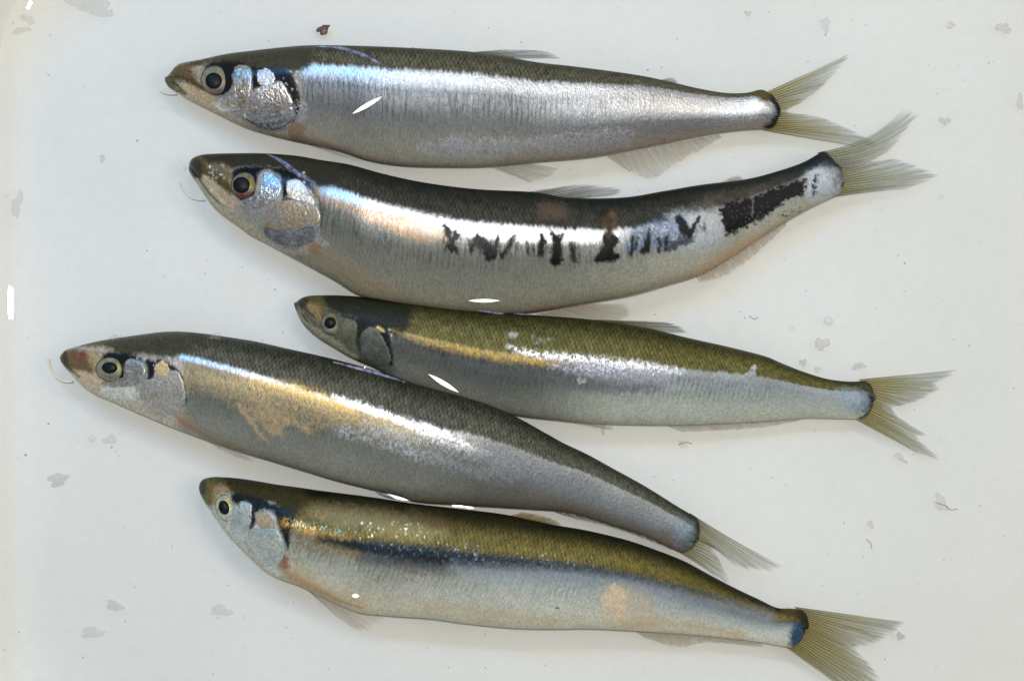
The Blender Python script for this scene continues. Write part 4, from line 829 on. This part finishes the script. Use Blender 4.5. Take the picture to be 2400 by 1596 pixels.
# ------------------------------------------------------------------ window reflections put in as bluish strands, flakes and specks
STRAND = mat_simple('reflection_strand', (150, 156, 190), .25, alpha=.55, noise=.5, nscale=700, spec=.5)  # bluish colour stands in for window reflections along the water's edge
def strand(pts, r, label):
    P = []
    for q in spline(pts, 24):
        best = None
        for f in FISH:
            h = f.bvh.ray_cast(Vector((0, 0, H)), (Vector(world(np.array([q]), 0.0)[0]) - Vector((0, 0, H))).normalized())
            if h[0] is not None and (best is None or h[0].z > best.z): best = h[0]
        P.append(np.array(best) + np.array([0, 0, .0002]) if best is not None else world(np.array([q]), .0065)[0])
    t = np.linspace(0, 1, 24); o = tube('reflection_strand', np.array(P), r * (.25 + np.sin(t * math.pi)), STRAND, flat=.45)
    tag(o, label, 'slime strand', 'bluish window reflections on the fish')
strand(C(728,110, 790,113, 850,130, 890,150, 918,168), .00035, 'thin bluish window-reflection strand curving over the back of the top fish')
strand(C(626,362, 655,376, 690,402, 716,420, 740,428), .00050, 'bluish window-reflection strand slanting behind the head of the black-marked fish')
strand(C(780,848, 830,862, 890,878, 950,896), .00045, 'bluish window-reflection strand along the back of the golden fish')
strand(C(880,493 + 30, 895,560, 906,585), .00012, 'fine pale thread on the flank of the black-marked fish')
strand(C(1120,728, 1180,734, 1240,738), .00035, 'bluish window-reflection strand where the small olive fish touches the belly above')
strand(C(880,1152, 905,1160, 925,1168), .00030, 'short bluish window-reflection strand where the bottom fish meets the golden fish')

FM = {k: mat_simple('flake_' + k, c, .35, alpha=a, noise=.35, nscale=1400, spec=.4) for k, c, a in
      (('grey', (190, 193, 184), .10), ('dark', (160, 163, 156), .13), ('pink', (222, 202, 188), .18), ('white', (206, 212, 208), .45), ('brown', (112, 72, 54), .95), ('beige', (204, 199, 184), .16))}
def flake(px, rx, ry, ang, kind, label, seed, z=.0024, name='flake', cat='flake', group='flakes of skin and scale in the water', thick=.00022):
    K, R = 26, [0, .4, .75, .95, 1.0]; a = np.arange(K) * 2 * math.pi / K; rng = np.random.default_rng(seed)
    rad = 1 + .30 * np.sin(2 * a + rng.uniform(0, 6)) * rng.uniform(.2, 1) + .2 * np.sin(3 * a + rng.uniform(0, 6)) + .12 * np.sin(5 * a + rng.uniform(0, 6)) + .08 * np.sin(9 * a + rng.uniform(0, 6))
    t = math.radians(ang); V = []
    for s, zz in [(r, thick * (1 - r * r)) for r in R] + [(.7, -thick * .5)]:
        x, y = rx * s * rad * np.cos(a), ry * s * rad * np.sin(a)
        q = np.c_[px[0] + x * math.cos(t) - y * math.sin(t), px[1] + x * math.sin(t) + y * math.cos(t)]
        V.append(world(q, z + zz + .00006 * np.sin(7 * a + seed) * s))
    F = [tuple(x)[::-1] for x in grid_faces(6, K, True)] + [tuple(range(5 * K, 6 * K))[::-1]]
    tag(mesh(name, np.concatenate(V), F, FM[kind]), label, cat, group)
fl = [((758, 70), 17, 9, -40, 'brown', 'brown scrap of flesh above the top fish'), ((212, 12), 58, 20, 8, 'grey', 'large greyish film of slime near the top edge of the tray'),
 ((66, 46), 16, 9, 20, 'grey', 'small grey flake below the corner glint'), ((50, 72), 20, 8, -10, 'grey', 'faint grey wisp in the rounded corner'), ((136, 1124), 26, 13, -25, 'dark', 'grey translucent flake left of the bottom fish snout'),
 ((258, 1030), 17, 10, 20, 'grey', 'grey flake beside the white bubble below the golden fish'), ((518, 1430), 26, 12, 8, 'grey', 'grey flake below the head of the bottom fish'),
 ((268, 1418), 22, 10, 30, 'beige', 'faint beige flake in the lower left of the tray'), ((216, 1482), 30, 11, -5, 'grey', 'long faint flake in the lower left of the tray'),
 ((2214, 284), 13, 9, 30, 'dark', 'grey flake right of the upper tail tips'), ((1934, 58), 12, 15, 10, 'grey', 'clear flake above the tail of the top fish'), ((1752, 32), 8, 7, 0, 'pink', 'tiny pink fleck at the top edge'),
 ((2352, 66), 15, 13, 0, 'pink', 'pink fleck in the upper right'), ((1926, 806), 17, 14, -30, 'pink', 'pinkish stain above the tail of the small olive fish'), ((1882, 850), 10, 7, -30, 'dark', 'dark fleck touching the back of the small olive fish'),
 ((1916, 866), 10, 6, 10, 'grey', 'pale fleck over the tail stem of the small olive fish'), ((2012, 858), 13, 9, -20, 'dark', 'ragged dark fleck above the fan tail of the small olive fish'),
 ((1412, 1000), 6, 15, 0, 'beige', 'beige drip of slime below the belly of the small olive fish'), ((2205, 1178), 22, 13, 35, 'grey', 'clump of hair-like wisps right of centre'), ((2040, 1228), 8, 8, 0, 'pink', 'tiny pink speck in the lower right'),
 ((2110, 1490), 10, 8, 0, 'white', 'white fleck beside the tail of the bottom fish'), ((40, 480), 12, 30, 10, 'grey', 'faint upright smear near the left wall'), ((240, 372), 7, 9, 0, 'dark', 'dark fleck left of the black-marked fish snout'),
 ((2228, 60), 10, 8, 0, 'pink', 'pale pink fleck near the top right'), ((2390, 240), 9, 16, 0, 'beige', 'beige fleck at the right edge'), ((1600, 1040), 14, 6, 20, 'grey', 'wispy grey fleck between the two middle tails'),
 ((2110, 1072), 16, 7, 25, 'pink', 'pinkish smear under the lower tail lobe of the small olive fish')]
for i, (p, rx, ry, a, k, l) in enumerate(fl): flake(p, rx, ry, a, k, l, 100 + i)
def on_any(q):
    z = .004
    for f in FISH:
        h = f.bvh.ray_cast(Vector((0, 0, H)), (Vector(world(np.array([q]), 0.0)[0]) - Vector((0, 0, H))).normalized())
        if h[0] is not None: z = max(z, h[0].z)
    return z + .0004
for i, (p, rx, ry, a, k, l) in enumerate([((1762, 872), 12, 15, 20, 'white', 'white scale stuck on the back edge of the small olive fish'), ((1204, 786), 9, 6, 10, 'white', 'small white scale on the back of the small olive fish'),
   ((500, 792), 18, 11, -15, 'grey', 'translucent flake stuck on the back of the golden fish'), ((268, 792), 16, 6, -20, 'grey', 'translucent flake on the head of the golden fish'), ((1362, 892), 11, 9, 40, 'white', 'pale flake on the flank of the small olive fish')]):
    flake(p, rx, ry, a, k, l, 200 + i, z=on_any(p))

BUB = mat_simple('bubble_skin', (235, 240, 240), .08, alpha=.25, coat=.8, spec=.8)
def bubble(p, r, label):
    K = 20; V = []
    for ph in np.linspace(.05, math.pi / 2, 7):
        for k in range(K): t = 2 * math.pi * k / K; V.append(world(np.array([[p[0] + r * math.sin(ph) * math.cos(t), p[1] + r * math.sin(ph) * math.sin(t)]]), .0021 + r * PXM * .8 * math.cos(ph))[0])
    F = [tuple(x)[::-1] for x in grid_faces(7, K, True)] + [tuple(range(K))]
    tag(mesh('bubble', np.array(V), F, BUB), label, 'bubble', 'bubbles on the water')
for p, r, l in [((216, 1027), 9, 'bright bubble left below the head of the golden fish'), ((1941, 752), 12, 'clear bubble between the tails of the black-marked and small olive fish'), ((2204, 461), 7, 'tiny bubble below the lower tail lobe of the black-marked fish'),
                ((433, 394), 6, 'tiny bubble at the snout of the black-marked fish'), ((1856, 768), 5, 'tiny bubble above the back of the small olive fish')]: bubble(p, r, l)

HAIR = mat_simple('dark_hair', (130, 136, 136), .5, alpha=.32)
for pts, l in [(C(2030,1264, 2040,1272, 2043,1286), 'curled dark hair in the lower right'), (C(2196,1178, 2214,1184, 2228,1194, 2244,1192), 'bent hair on the wispy clump right of centre'), (C(1590,1042, 1606,1036, 1622,1040), 'short pale hair between the two middle tails'), (C(1756,740, 1768,748, 1776,744), 'short dark hair left of the clear bubble')]:
    tag(tube('hair', world(spline(pts, 12), .0024), .00012, HAIR), l, 'hair', 'short hairs in the water')

rng = np.random.default_rng(5); V, F = [], []
for i in range(300):
    p = rng.uniform((10, 10), (2390, 1586)); r = (rng.uniform(.9, 2.0) if rng.random() < .88 else rng.uniform(2.0, 3.6)) * PXM; c = world(p[None], .0023)[0]; b = len(V)
    for zz, k in ((0, 1), (.00012, .7)):
        for t in range(5): V.append(c + np.array([r * k * math.cos(t * 1.257 + i) * rng.uniform(.6, 1.3), r * k * math.sin(t * 1.257 + i) * rng.uniform(.6, 1.3), zz]))
    F += [(b + t, b + (t + 1) % 5, b + 5 + (t + 1) % 5, b + 5 + t) for t in range(5)] + [tuple(range(b + 5, b + 10))]
sp = mesh('specks', np.array(V), F, mat_simple('speck_grey', (136, 140, 136), .6, alpha=.5, noise=.5, nscale=300)); tag(sp, kind='stuff'); sp['label'] = 'fine dark specks drifting in the water'
